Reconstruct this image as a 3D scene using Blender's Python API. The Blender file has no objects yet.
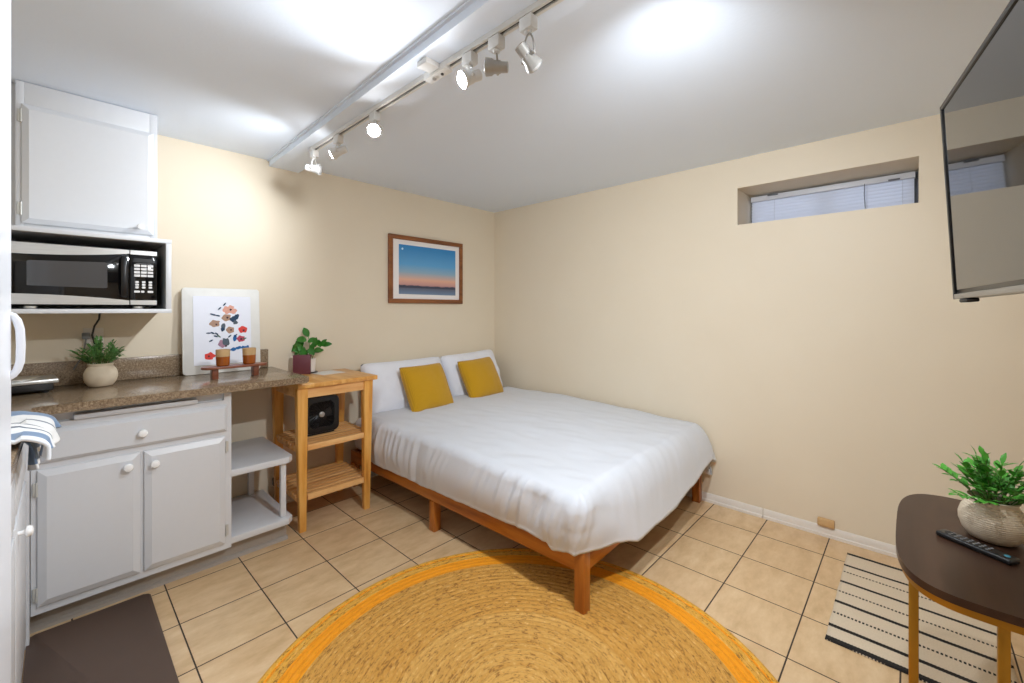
import bpy, bmesh, math, random
from math import sin, cos, pi, radians, sqrt, atan2
from mathutils import Vector, Matrix, noise
random.seed(7)
sc = bpy.context.scene
COL = sc.collection

# ------------------------------------------------------------------ materials
def srgb(r, g, b):
    f = lambda c: (c/255/12.92) if c/255 <= .04045 else ((c/255+.055)/1.055)**2.4
    return (f(r), f(g), f(b), 1)

class NT:
    def __init__(s, name):
        s.m = bpy.data.materials.new(name); s.m.use_nodes = True
        s.t = s.m.node_tree; s.b = s.t.nodes['Principled BSDF']
    def n(s, typ, **kw):
        nd = s.t.nodes.new(typ)
        for k, v in kw.items(): setattr(nd, k, v)
        return nd
    def link(s, a, b): s.t.links.new(a, b)
    def math(s, op, a, b=None, c=None):
        nd = s.n('ShaderNodeMath', operation=op)
        for i, v in enumerate((a, b, c)):
            if v is None: continue
            if isinstance(v, (int, float)): nd.inputs[i].default_value = v
            else: s.link(v, nd.inputs[i])
        return nd.outputs[0]
    def mix(s, f, a, b):
        nd = s.n('ShaderNodeMix', data_type='RGBA')
        for sock, v in ((nd.inputs[0], f), (nd.inputs[6], a), (nd.inputs[7], b)):
            if isinstance(v, (int, float)): sock.default_value = v
            elif isinstance(v, tuple): sock.default_value = v
            else: s.link(v, sock)
        return nd.outputs[2]
    def coord(s, kind='Object', scale=None):
        tc = s.n('ShaderNodeTexCoord').outputs[kind]
        if scale is None: return tc
        mp = s.n('ShaderNodeMapping'); mp.inputs['Scale'].default_value = scale
        s.link(tc, mp.inputs['Vector']); return mp.outputs[0]
    def noise(s, vec, scale, detail=4, rough=.5):
        nd = s.n('ShaderNodeTexNoise'); nd.inputs['Scale'].default_value = scale
        nd.inputs['Detail'].default_value = detail; nd.inputs['Roughness'].default_value = rough
        s.link(vec, nd.inputs['Vector']); return nd.outputs['Fac']
    def ramp(s, fac, stops, interp='LINEAR'):
        nd = s.n('ShaderNodeValToRGB'); cr = nd.color_ramp; cr.interpolation = interp
        while len(cr.elements) < len(stops): cr.elements.new(.5)
        for e, (p, c) in zip(cr.elements, stops): e.position = p; e.color = c
        s.link(fac, nd.inputs[0]); return nd.outputs[0]
    def bump(s, h, strength=.3, dist=.002):
        nd = s.n('ShaderNodeBump'); nd.inputs['Strength'].default_value = strength
        nd.inputs['Distance'].default_value = dist
        s.link(h, nd.inputs['Height']); s.link(nd.outputs[0], s.b.inputs['Normal'])
    def set(s, **kw):
        for k, v in kw.items():
            sock = s.b.inputs[k.replace('_', ' ')]
            if hasattr(v, 'is_output') or not isinstance(v, (int, float, tuple)): s.link(v, sock)
            else: sock.default_value = v
        return s.m

def plain(name, col, rough=.5, metal=0., nscale=60, var=.03, bump=.05, bd=.001):
    t = NT(name); v = t.coord()
    f = t.noise(v, nscale)
    c2 = tuple(max(0, c*(1-var*3)) for c in col[:3])+(1,)
    t.set(Base_Color=t.mix(f, c2, col), Roughness=rough, Metallic=metal)
    if bump: t.bump(f, bump, bd)
    return t.m

def emis(name, col, strength):
    t = NT(name); t.set(Base_Color=col, Emission_Color=col, Emission_Strength=strength); return t.m

def wood(name, c1, c2, c3, axis=0, scale=1., rough=.4, strip=None):
    """grain running along axis; optional glued strips of width strip across the grain"""
    t = NT(name); s = [14*scale]*3; s[axis] = 1.3*scale
    v = t.coord('Object')
    if strip:
        sp = t.n('ShaderNodeSeparateXYZ'); t.link(v, sp.inputs[0])
        ax = strip[1]
        idx = t.math('FLOOR', t.math('DIVIDE', sp.outputs[ax], strip[0]))
        wn = t.n('ShaderNodeTexWhiteNoise', noise_dimensions='1D'); t.link(idx, wn.inputs['W'])
        off = t.n('ShaderNodeVectorMath', operation='MULTIPLY_ADD')
        t.link(wn.outputs['Color'], off.inputs[0]); off.inputs[1].default_value = (7, 7, 7); t.link(v, off.inputs[2])
        v = off.outputs[0]
    mp = t.n('ShaderNodeMapping'); mp.inputs['Scale'].default_value = s; t.link(v, mp.inputs['Vector'])
    f = t.noise(mp.outputs[0], 1.6, 6, .6)
    g = t.noise(mp.outputs[0], 9, 3, .6)
    col = t.ramp(f, [(.28, c3), (.45, c2), (.62, c1)])
    col = t.mix(t.math('MULTIPLY', g, .35), col, c2)
    if strip:
        col = t.mix(t.math('MULTIPLY', wn.outputs['Value'], .45), col, c3)
    t.set(Base_Color=col, Roughness=rough); t.bump(g, .08, .001)
    return t.m

M = {}
CREAM = srgb(214, 199, 164)
def wall_mat():
    t = NT('cream wall paint'); v = t.coord('Object')
    f = t.noise(v, 90, 3); g = t.noise(v, 3, 3)
    c = t.mix(g, srgb(219, 206, 184), srgb(223, 211, 190))
    t.set(Base_Color=c, Roughness=.55); t.bump(t.math('ADD', f, t.math('MULTIPLY', g, 3)), .12, .002); return t.m
M['wall'] = wall_mat()
def ceil_mat():
    t = NT('white ceiling paint'); v = t.coord('Object')
    f = t.noise(v, 70, 3); g = t.noise(v, 2.2, 3)
    t.set(Base_Color=t.mix(g, srgb(222, 232, 246), srgb(226, 236, 249)), Roughness=.6); t.bump(t.math('ADD', f, t.math('MULTIPLY', g, 4)), .15, .003); return t.m
M['ceiling'] = ceil_mat()

TILE, OX, OY = .30745, -2.668, -.5525
def floor_mat():
    t = NT('beige ceramic floor tile'); v = t.coord('Object')
    sp = t.n('ShaderNodeSeparateXYZ'); t.link(v, sp.inputs[0])
    u = t.math('DIVIDE', t.math('SUBTRACT', sp.outputs[0], OX), .3034)
    w = t.math('DIVIDE', t.math('SUBTRACT', sp.outputs[1], OY), .3107)
    d = t.math('MINIMUM', t.math('PINGPONG', u, .5), t.math('PINGPONG', w, .5))
    grout = t.math('LESS_THAN', d, .0085)
    cb = t.n('ShaderNodeCombineXYZ'); t.link(t.math('FLOOR', u), cb.inputs[0]); t.link(t.math('FLOOR', w), cb.inputs[1])
    wn = t.n('ShaderNodeTexWhiteNoise', noise_dimensions='2D'); t.link(cb.outputs[0], wn.inputs['Vector'])
    off = t.n('ShaderNodeVectorMath', operation='MULTIPLY_ADD'); t.link(wn.outputs['Color'], off.inputs[0]); off.inputs[1].default_value = (9, 9, 9)
    mp = t.n('ShaderNodeMapping'); mp.inputs['Scale'].default_value = (1, 2.2, 1); t.link(v, mp.inputs['Vector']); t.link(mp.outputs[0], off.inputs[2])
    f = t.noise(off.outputs[0], 7, 8, .65); g = t.noise(off.outputs[0], 60, 4, .7)
    col = t.ramp(f, [(.3, srgb(193, 160, 117)), (.5, srgb(214, 183, 142)), (.7, srgb(228, 201, 162))])
    col = t.mix(t.math('MULTIPLY', g, .3), col, srgb(196, 166, 126))
    col = t.mix(t.math('MULTIPLY', wn.outputs['Value'], .22), col, srgb(206, 168, 126))
    col = t.mix(grout, col, srgb(62, 50, 42))
    rough = t.math('ADD', t.math('MULTIPLY', grout, .5), .34)
    t.set(Base_Color=col, Roughness=rough)
    h = t.math('MULTIPLY', t.math('MINIMUM', d, .02), 50)
    t.bump(h, .5, .002); return t.m
M['floor'] = floor_mat()

M['white'] = plain('white satin cabinet paint', srgb(212, 214, 218), .35, nscale=40, var=.01, bump=.04)
M['knob'] = plain('white ceramic', srgb(240, 240, 240), .15, var=.0, bump=0)
M['hinge'] = plain('painted hinge metal', srgb(205, 205, 200), .35, .3)
M['fridge'] = plain('white appliance enamel', srgb(226, 229, 236), .25, nscale=200, var=.01, bump=.03)
M['gasket'] = plain('cream seal', srgb(214, 210, 198), .5)
M['shoe'] = plain('grey painted kick board', srgb(168, 160, 152), .5)
M['black'] = plain('black plastic', srgb(22, 22, 24), .3)
M['blackmatte'] = plain('matte black plastic', srgb(26, 26, 27), .6)
M['blackgloss'] = plain('black glass', srgb(12, 12, 14), .06, var=0, bump=0)
M['windowglass'] = plain('tinted oven window', srgb(70, 70, 72), .08, var=0, bump=0)
def steel():
    t = NT('brushed stainless steel'); v = t.coord('Object', (3, 200, 200))
    f = t.noise(v, 3, 2)
    t.set(Base_Color=t.mix(f, srgb(190, 190, 188), srgb(222, 222, 220)), Metallic=.85, Roughness=.3); return t.m
M['steel'] = steel()
M['chrome'] = plain('polished metal', srgb(210, 210, 210), .15, 1., var=0, bump=0)
M['button'] = plain('white keypad print', srgb(225, 225, 225), .5, var=0, bump=0)
M['buttongrey'] = plain('grey keypad print', srgb(120, 120, 122), .5, var=0, bump=0)
M['trim'] = plain('white trim paint', srgb(226, 220, 212), .4, nscale=30, var=.03)
M['lampwhite'] = plain('white lamp enamel', srgb(222, 222, 220), .35, var=.01, bump=0)
M['lampgrey'] = plain('satin grey lamp metal', srgb(170, 168, 164), .35, .3, var=.01, bump=0)
M['darkslot'] = plain('dark track slot', srgb(40, 40, 42), .5)
M['bulb'] = emis('lit bulb', (1, 1, 1, 1), 60)
M['bulboff'] = plain('unlit bulb glass', srgb(190, 190, 190), .15, var=0, bump=0)

def stone():
    t = NT('speckled brown laminate stone'); v = t.coord('Object')
    f = t.noise(v, 130, 6, .75); g = t.noise(v, 14, 4)
    vo = t.n('ShaderNodeTexVoronoi'); vo.inputs['Scale'].default_value = 190; t.link(v, vo.inputs['Vector'])
    col = t.ramp(f, [(.34, srgb(84, 68, 52)), (.46, srgb(128, 108, 86)), (.56, srgb(154, 134, 110)), (.68, srgb(190, 174, 150))])
    col = t.mix(t.math('MULTIPLY', g, .35), col, srgb(108, 92, 76))
    col = t.mix(t.math('LESS_THAN', vo.outputs['Distance'], .12), col, srgb(186, 168, 144))
    t.set(Base_Color=col, Roughness=.16); return t.m
M['stone'] = stone()

M['pine'] = wood('honey pine wood', srgb(236, 184, 104), srgb(218, 156, 72), srgb(176, 110, 44), axis=2, rough=.35)
M['pine_x'] = wood('honey pine wood slats', srgb(236, 190, 130), srgb(220, 164, 100), srgb(184, 124, 70), axis=0, rough=.4)
M['pine_top'] = wood('butcher block pine', srgb(238, 192, 118), srgb(222, 164, 86), srgb(186, 122, 56), axis=1, rough=.3, strip=(.055, 0))
M['bedwood_y'] = wood('orange stained acacia', srgb(190, 120, 48), srgb(162, 92, 30), srgb(84, 44, 15), axis=1, rough=.3, scale=.8)
M['bedwood_x'] = wood('orange stained acacia cross', srgb(190, 120, 48), srgb(162, 92, 30), srgb(84, 44, 15), axis=0, rough=.3, scale=.8)
M['bedwood_z'] = wood('orange stained acacia post', srgb(184, 114, 46), srgb(158, 90, 30), srgb(100, 54, 18), axis=2, rough=.3, scale=.8)
M['frame'] = wood('brown picture frame wood', srgb(150, 92, 48), srgb(126, 74, 36), srgb(90, 50, 24), axis=0, rough=.35)
M['walnut'] = wood('reddish walnut', srgb(140, 82, 58), srgb(116, 64, 44), srgb(80, 42, 28), axis=0, rough=.3)
M['tabletop'] = wood('dark brown table wood', srgb(72, 50, 38), srgb(60, 41, 31), srgb(48, 32, 24), axis=0, rough=.28, scale=.6)
M['tabletop'].node_tree.nodes['Principled BSDF'].inputs['IOR'].default_value = 1.3
M['gold'] = plain('brushed gold metal', srgb(176, 130, 44), .38, .75, var=.02, bump=0)

def fabric(name, c, scale=500, rough=.9, bump=.15, var=.05, big=None):
    t = NT(name); v = t.coord('Object'); f = t.noise(v, scale, 2)
    c2 = tuple(x*(1-var) for x in c[:3])+(1,)
    t.set(Base_Color=t.mix(f, c2, c), Roughness=rough, Sheen_Weight=.15)
    h = f
    if big: h = t.math('ADD', t.math('MULTIPLY', f, .15), t.noise(v, big, 5, .55))
    t.bump(h, bump, .004 if big else .002); return t.m
M['duvet'] = fabric('white cotton duvet cover', srgb(206, 209, 216), big=22, bump=.3, var=.02)
M['pillow'] = fabric('white cotton pillowcase', srgb(226, 228, 236), big=26, bump=.3, var=.02)
M['sheet'] = fabric('white mattress ticking', srgb(214, 210, 212), big=30, bump=.3, var=.02)
def knit():
    t = NT('mustard knitted cotton'); v = t.coord('Object')
    w1 = t.n('ShaderNodeTexWave', wave_type='BANDS', bands_direction='X'); w1.inputs['Scale'].default_value = 38; w1.inputs['Distortion'].default_value = 1.2
    w2 = t.n('ShaderNodeTexWave', wave_type='BANDS', bands_direction='Y'); w2.inputs['Scale'].default_value = 55; w2.inputs['Distortion'].default_value = 1.2
    t.link(v, w1.inputs[0]); t.link(v, w2.inputs[0])
    h = t.math('MULTIPLY', w1.outputs['Fac'], w2.outputs['Fac']); f = t.noise(v, 25, 5)
    col = t.mix(h, srgb(176, 130, 6), srgb(220, 172, 12)); col = t.mix(t.math('MULTIPLY', f, .4), col, srgb(194, 146, 8))
    t.set(Base_Color=col, Roughness=.95, Sheen_Weight=.2); t.bump(h, .5, .003); return t.m
M['knit'] = knit()
M['mat'] = plain('brown foam mat', srgb(88, 70, 60), .6, nscale=6, var=.06, bump=.1)

def jute():
    t = NT('braided jute'); v = t.coord('Object')
    sp = t.n('ShaderNodeSeparateXYZ'); t.link(v, sp.inputs[0])
    r = t.math('SQRT', t.math('ADD', t.math('MULTIPLY', sp.outputs[0], sp.outputs[0]), t.math('MULTIPLY', sp.outputs[1], sp.outputs[1])))
    a = t.math('ARCTAN2', sp.outputs[1], sp.outputs[0])
    rr = t.math('MULTIPLY', r, 1/.0125)
    ring = t.math('FLOOR', rr)
    cb = t.n('ShaderNodeCombineXYZ')
    t.link(t.math('MULTIPLY', t.math('MULTIPLY', a, ring), .42), cb.inputs[0]); t.link(t.math('MULTIPLY', ring, 3.7), cb.inputs[1])
    t.link(t.math('MULTIPLY', rr, 1.2), cb.inputs[2])
    flk = t.noise(cb.outputs[0], 1.1, 5, .75)
    wn = t.n('ShaderNodeTexWhiteNoise', noise_dimensions='1D'); t.link(ring, wn.inputs['W'])
    nat = t.mix(wn.outputs['Value'], srgb(194, 144, 66), srgb(212, 164, 86))
    outer = t.math('GREATER_THAN', r, .42)
    nat = t.mix(t.math('MULTIPLY', outer, .55), nat, srgb(196, 140, 54))
    yel = srgb(234, 150, 8); yel2 = srgb(232, 172, 50)
    def band(a0, a1): return t.math('MULTIPLY', t.math('GREATER_THAN', r, a0), t.math('LESS_THAN', r, a1))
    wob = t.noise(v, 5, 3)
    col = t.mix(band(.765, .838), nat, yel)
    col = t.mix(t.math('MULTIPLY', band(.838, .874), .45), col, yel2)
    col = t.mix(band(.874, .887), col, yel)
    col = t.mix(t.math('MULTIPLY', band(.887, .93), .6), col, yel2)
    dark = t.ramp(flk, [(.40, (1, 1, 1, 1)), (.46, (0, 0, 0, 1))])
    notband = t.math('SUBTRACT', 1, t.math('MULTIPLY', band(.765, .838), .75))
    col = t.mix(t.math('MULTIPLY', t.math('MULTIPLY', dark, .8), notband), col, srgb(122, 78, 28))
    lite = t.ramp(flk, [(.56, (0, 0, 0, 1)), (.7, (1, 1, 1, 1))])
    col = t.mix(t.math('MULTIPLY', t.math('MULTIPLY', lite, .6), notband), col, srgb(240, 204, 140))
    t.set(Base_Color=col, Roughness=.85)
    t.bump(flk, .6, .004); return t.m
M['jute'] = jute()

STR = [(-.147, .021, 0), (-.281, .017, 0), (-.352, .011, 1), (-.455, .018, 0), (-.551, .012, 1), (-.645, .020, 0), (-.739, .013, 1), (-.838, .021, 0), (-.931, .030, 0)]
def stripes():
    t = NT('cream woven cotton with black stripes'); v = t.coord('Object')
    sp = t.n('ShaderNodeSeparateXYZ'); t.link(v, sp.inputs[0])
    base = t.mix(t.noise(v, 220, 3), srgb(200, 182, 156), srgb(226, 211, 188))
    fac = None
    dots = t.math('GREATER_THAN', t.math('PINGPONG', t.math('DIVIDE', sp.outputs[1], .012), .5), .2)
    teeth = t.math('MULTIPLY', t.math('PINGPONG', t.math('DIVIDE', sp.outputs[1], .01), .5), .005)
    for x, w, k in STR:
        d = t.math('ABSOLUTE', t.math('SUBTRACT', sp.outputs[0], x))
        s = t.math('LESS_THAN', t.math('ADD', d, teeth), w/2+.001)
        if k: s = t.math('MULTIPLY', s, dots)
        fac = s if fac is None else t.math('MAXIMUM', fac, s)
    t.set(Base_Color=t.mix(fac, base, srgb(30, 27, 26)), Roughness=.95)
    w = t.n('ShaderNodeTexWave', wave_type='BANDS', bands_direction='X'); w.inputs['Scale'].default_value = 60; t.link(v, w.inputs[0])
    t.bump(w.outputs['Fac'], .4, .002); return t.m
M['stripes'] = stripes()

def potmat():
    t = NT('ribbed cream ceramic'); v = t.coord('Object')
    sp = t.n('ShaderNodeSeparateXYZ'); t.link(v, sp.inputs[0])
    h = t.math('SINE', t.math('MULTIPLY', sp.outputs[2], 1150))
    f = t.noise(v, 30, 4)
    t.set(Base_Color=t.mix(f, srgb(196, 180, 156), srgb(218, 204, 182)), Roughness=.6); t.bump(h, .35, .0012); return t.m
M['pot'] = potmat()
M['leaf'] = plain('fresh green leaf', srgb(96, 184, 66), .45, nscale=30, var=.18, bump=.05)
M['leafpale'] = plain('sage green leaf', srgb(118, 176, 98), .55, nscale=30, var=.18, bump=.05)
M['leafdark'] = plain('deep green leaf', srgb(50, 130, 30), .35, nscale=20, var=.2, bump=.05)
M['stem'] = plain('green stem', srgb(88, 120, 50), .6)
M['soil'] = plain('dark soil', srgb(50, 38, 28), .9, bump=.5)
M['maroon'] = plain('maroon card', srgb(112, 58, 70), .5, nscale=12, var=.08)
M['whitepot'] = plain('white glazed pot', srgb(232, 224, 218), .3, var=.01)
M['paper'] = plain('white paper', srgb(232, 228, 222), .7, var=.01)
M['canvas'] = plain('whitewashed board', srgb(222, 221, 217), .6, nscale=25, var=.04)
M['print'] = plain('pale blue white print paper', srgb(226, 229, 240), .7, var=.01)
for n_, c_ in dict(peach=(226, 168, 150), tan=(176, 142, 120), red=(224, 70, 62), rose=(196, 78, 98), navy=(38, 66, 96), blue=(36, 104, 168), slate=(86, 98, 110), mauve=(170, 130, 150), dkplum=(70, 44, 56), sage=(92, 116, 96)).items():
    M['p_'+n_] = plain('watercolour '+n_, srgb(*c_), .8, nscale=90, var=.08, bump=0)
M['amber'] = plain('amber brown glaze', srgb(160, 84, 26), .12, nscale=30, var=.08)
def glasspale():
    t = NT('pale amber glass'); t.set(Base_Color=srgb(226, 190, 140), Roughness=.08, Transmission_Weight=.35, IOR=1.3); return t.m
M['paleglass'] = glasspale()
def sunset():
    t = NT('sunset photograph print'); v = t.coord('Object')
    sp = t.n('ShaderNodeSeparateXYZ'); t.link(v, sp.inputs[0])
    z = t.math('DIVIDE', t.math('SUBTRACT', sp.outputs[2], 1.43), .40)
    n1 = t.n('ShaderNodeTexNoise'); n1.inputs['Scale'].default_value = 22; t.link(v, n1.inputs['Vector'])
    z2 = t.math('ADD', z, t.math('MULTIPLY', t.math('SUBTRACT', n1.outputs['Fac'], .5), .05))
    sky = t.ramp(z, [(0, srgb(110, 132, 160)), (.07, srgb(96, 112, 138)), (.13, srgb(90, 92, 110)), (.2, srgb(196, 146, 140)), (.3, srgb(220, 170, 146)), (.45, srgb(140, 170, 190)), (.62, srgb(88, 158, 208)), (1, srgb(40, 128, 190))])
    hills = t.math('MULTIPLY', t.math('LESS_THAN', z2, .175), t.math('GREATER_THAN', z, .125))
    col = t.mix(hills, sky, srgb(58, 62, 84))
    dx = t.math('SUBTRACT', sp.outputs[0], -1.075); dz = t.math('SUBTRACT', sp.outputs[2], 1.80)
    moon = t.math('LESS_THAN', t.math('SQRT', t.math('ADD', t.math('MULTIPLY', dx, dx), t.math('MULTIPLY', dz, dz))), .009)
    col = t.mix(moon, col, srgb(190, 222, 240))
    t.set(Base_Color=col, Roughness=.3); return t.m
M['sunset'] = sunset()
M['matboard'] = plain('white mount board', srgb(236, 230, 228), .7, var=0, bump=0)
M['blind'] = plain('white vinyl blind', srgb(206, 208, 216), .4, var=.01, bump=0)
def blindm():
    t = NT('white vinyl blind slat'); t.set(Base_Color=srgb(222, 224, 232), Roughness=.4)
    tr = t.n('ShaderNodeBsdfTranslucent'); tr.inputs[0].default_value = srgb(225, 230, 245)
    mx = t.n('ShaderNodeMixShader'); mx.inputs[0].default_value = .35
    out = t.t.nodes['Material Output']; t.link(t.b.outputs[0], mx.inputs[1]); t.link(tr.outputs[0], mx.inputs[2]); t.link(mx.outputs[0], out.inputs[0]); return t.m
M['slat'] = blindm()
M['winframe'] = plain('dark window frame', srgb(90, 92, 96), .5)
def glassm():
    t = NT('clear window glass'); t.set(Base_Color=(1, 1, 1, 1), Roughness=0.02)
    tr = t.n('ShaderNodeBsdfTransparent'); gl = t.n('ShaderNodeBsdfGlossy'); gl.inputs['Roughness'].default_value = .01; fr_ = t.n('ShaderNodeFresnel'); fr_.inputs[0].default_value = 1.45
    mx = t.n('ShaderNodeMixShader'); t.link(fr_.outputs[0], mx.inputs[0]); t.link(tr.outputs[0], mx.inputs[1]); t.link(gl.outputs[0], mx.inputs[2])
    t.link(mx.outputs[0], t.t.nodes['Material Output'].inputs[0]); return t.m
M['glass'] = glassm()
M['screen'] = plain('dark glossy screen', srgb(14, 14, 16), .03, var=0, bump=0)
M['screen'].node_tree.nodes['Principled BSDF'].inputs['IOR'].default_value = 2.3
M['silver'] = plain('silver plastic', srgb(150, 148, 144), .3, .5, var=.01, bump=0)
M['block'] = plain('tan rubber', srgb(206, 168, 118), .6)
M['towel_white'] = fabric('white terry', srgb(226, 228, 230), 300)
def towelm():
    t = NT('striped kitchen towel'); v = t.coord('UV')
    sp = t.n('ShaderNodeSeparateXYZ'); t.link(v, sp.inputs[0])
    st = t.ramp(sp.outputs[1], [(0, srgb(226, 230, 236)), (.06, srgb(226, 230, 236)), (.07, srgb(112, 136, 166)), (.20, srgb(112, 136, 166)), (.21, srgb(226, 228, 230)), (.30, srgb(226, 228, 230)), (.31, srgb(70, 84, 104)), (.335, srgb(70, 84, 104)), (.345, srgb(230, 230, 230)), (.44, srgb(228, 228, 228)), (.45, srgb(76, 88, 106)), (.47, srgb(76, 88, 106)), (.48, srgb(226, 226, 226)), (.64, srgb(226, 226, 226)), (.65, srgb(90, 100, 116)), (.67, srgb(90, 100, 116)), (.68, srgb(228, 228, 228)), (.84, srgb(228, 228, 228)), (.85, srgb(112, 136, 166)), (.97, srgb(120, 142, 170))], 'CONSTANT')
    t.set(Base_Color=st, Roughness=.95, Sheen_Weight=.2); t.bump(t.noise(t.coord('Object'), 400, 2), .4, .002); return t.m
M['towel'] = towelm()
M['towel_blue'] = fabric('blue terry', srgb(112, 138, 172), 300)

# ------------------------------------------------------------------ mesh helpers
class MB:
    def __init__(s): s.bm = bmesh.new(); s.mats = []; s.uv = None
    def mi(s, m):
        if m not in s.mats: s.mats.append(m)
        return s.mats.index(m)
    def take(s, verts, m, mat=None):
        if mat is not None:
            for v in verts: v.co = mat @ v.co
        i = s.mi(m)
        for f in {f for v in verts for f in v.link_faces}: f.material_index = i
        return verts
    def box(s, x0, x1, y0, y1, z0, z1, m, bev=0., seg=2, mat=None, taper=None):
        r = bmesh.ops.create_cube(s.bm, size=1)['verts']
        c = Vector(((x0+x1)/2, (y0+y1)/2, (z0+z1)/2)); d = Vector((abs(x1-x0), abs(y1-y0), abs(z1-z0)))
        for v in r: v.co = Vector((v.co.x*d.x, v.co.y*d.y, v.co.z*d.z))+c
        if taper:
            for v in r:
                if v.co.z < c.z: v.co.x = c.x+(v.co.x-c.x)*taper; v.co.y = c.y+(v.co.y-c.y)*taper
        vs = set(r)
        if bev > 0:
            es = list({e for v in r for e in v.link_edges})
            out = bmesh.ops.bevel(s.bm, geom=es, offset=bev, segments=seg, affect='EDGES', profile=.5)
            vs = set(out['verts']) | {v for v in r if v.is_valid}
        return s.take(list(vs), m, mat)
    def poly(s, pts, z0, z1, m, bev=0., axis='z', mat=None):
        """extrude a 2-D outline"""
        def V(p, z):
            return {'z': Vector((p[0], p[1], z)), 'y': Vector((p[0], z, p[1])), 'x': Vector((z, p[0], p[1]))}[axis]
        a = [s.bm.verts.new(V(p, z0)) for p in pts]; b = [s.bm.verts.new(V(p, z1)) for p in pts]
        fa = s.bm.faces.new(a); fb = s.bm.faces.new(list(reversed(b)))
        n = len(pts)
        for i in range(n): s.bm.faces.new((a[i], b[i], b[(i+1) % n], a[(i+1) % n]))
        vs = set(a+b)
        if bev > 0:
            es = list(set(fa.edges) | set(fb.edges))
            out = bmesh.ops.bevel(s.bm, geom=es, offset=bev, segments=2, affect='EDGES', profile=.5)
            vs = set(out['verts']) | {v for v in a+b if v.is_valid}
        bmesh.ops.recalc_face_normals(s.bm, faces=list({f for v in vs for f in v.link_faces}))
        return s.take(list(vs), m, mat)
    def lathe(s, prof, m, c=(0, 0, 0), seg=32, mat=None, cap=True, sx=1, sy=1):
        rings = []; vs = []
        for r, z in prof:
            ring = [s.bm.verts.new((c[0]+r*sx*cos(2*pi*i/seg), c[1]+r*sy*sin(2*pi*i/seg), c[2]+z)) for i in range(seg)]
            rings.append(ring); vs += ring
        for a, b in zip(rings, rings[1:]):
            for i in range(seg): s.bm.faces.new((a[i], a[(i+1) % seg], b[(i+1) % seg], b[i]))
        if cap: s.bm.faces.new(list(reversed(rings[0]))); s.bm.faces.new(rings[-1])
        return s.take(vs, m, mat)
    def cyl(s, p, q, r, m, seg=20, r2=None):
        p = Vector(p); q = Vector(q); d = q-p; L = d.length
        rot = d.to_track_quat('Z', 'Y').to_matrix().to_4x4()
        return s.lathe([(r, 0), (r2 if r2 is not None else r, L)], m, seg=seg, mat=Matrix.Translation(p) @ rot)
    def turned(s, p, d, prof, m, seg=24):
        rot = Vector(d).to_track_quat('Z', 'Y').to_matrix().to_4x4()
        return s.lathe(prof, m, seg=seg, mat=Matrix.Translation(Vector(p)) @ rot)
    def tube(s, pts, r, m, seg=10, radii=None, flat=None):
        pts = [Vector(p) for p in pts]; rings = []; vs = []
        up = Vector((0, 0, 1)); prev = None
        for i, p in enumerate(pts):
            t = (pts[min(i+1, len(pts)-1)]-pts[max(i-1, 0)]).normalized()
            if prev is None:
                a = t.orthogonal().normalized() if abs(t.dot(up)) > .95 else t.cross(up).normalized()
            else: a = (prev-t*prev.dot(t)).normalized()
            prev = a; b = t.cross(a)
            rr = radii[i] if radii else r
            fl = flat if flat else 1
            ring = [s.bm.verts.new(p+a*rr*cos(2*pi*k/seg)+b*rr*fl*sin(2*pi*k/seg)) for k in range(seg)]
            rings.append(ring); vs += ring
        for x, y in zip(rings, rings[1:]):
            for k in range(seg): s.bm.faces.new((x[k], x[(k+1) % seg], y[(k+1) % seg], y[k]))
        s.bm.faces.new(list(reversed(rings[0]))); s.bm.faces.new(rings[-1])
        return s.take(vs, m)
    def grid(s, fn, nu, nv, m, closed_u=False):
        g = [[s.bm.verts.new(fn(i/nu, j/nv)) for j in range(nv+1)] for i in range(nu+(0 if closed_u else 1))]
        n = len(g); vs = [v for r in g for v in r]
        for i in range(nu):
            for j in range(nv):
                s.bm.faces.new((g[i][j], g[(i+1) % n][j], g[(i+1) % n][j+1], g[i][j+1]))
        s.take(vs, m); return g
    def build(s, name, parent=None, origin=None, angle=38, smooth=True, recalc=False):
        bm = s.bm
        if recalc: bmesh.ops.recalc_face_normals(bm, faces=bm.faces)
        bm.normal_update()
        for f in bm.faces: f.smooth = smooth
        if smooth:
            ca = radians(angle)
            for e in bm.edges:
                if len(e.link_faces) == 2 and e.calc_face_angle(0) > ca: e.smooth = False
        me = bpy.data.meshes.new(name); bm.to_mesh(me); bm.free()
        for m in s.mats: me.materials.append(m)
        o = bpy.data.objects.new(name, me); COL.objects.link(o)
        if origin is not None:
            me.transform(Matrix.Translation(-Vector(origin))); o.location = origin
        if parent is not None:
            o.parent = parent
            o.matrix_parent_inverse = parent.matrix_world.inverted() if parent.matrix_world != Matrix.Identity(4) else Matrix.Identity(4)
        return o

def tag(o, label, cat, group=None):
    o['label'] = label; o['category'] = cat
    if group: o['group'] = group
    return o
def thing(name, label, cat, loc=(0, 0, 0), group=None):
    o = bpy.data.objects.new(name, None); COL.objects.link(o); o.empty_display_size = .05
    o.location = loc; o.matrix_world = Matrix.Translation(Vector(loc))
    return tag(o, label, cat, group)
def struct(o): o['kind'] = 'structure'; return o
def box(name, x0, x1, y0, y1, z0, z1, m, parent=None, bev=0., seg=2):
    b = MB(); b.box(x0, x1, y0, y1, z0, z1, m, bev, seg); return b.build(name, parent)

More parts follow.
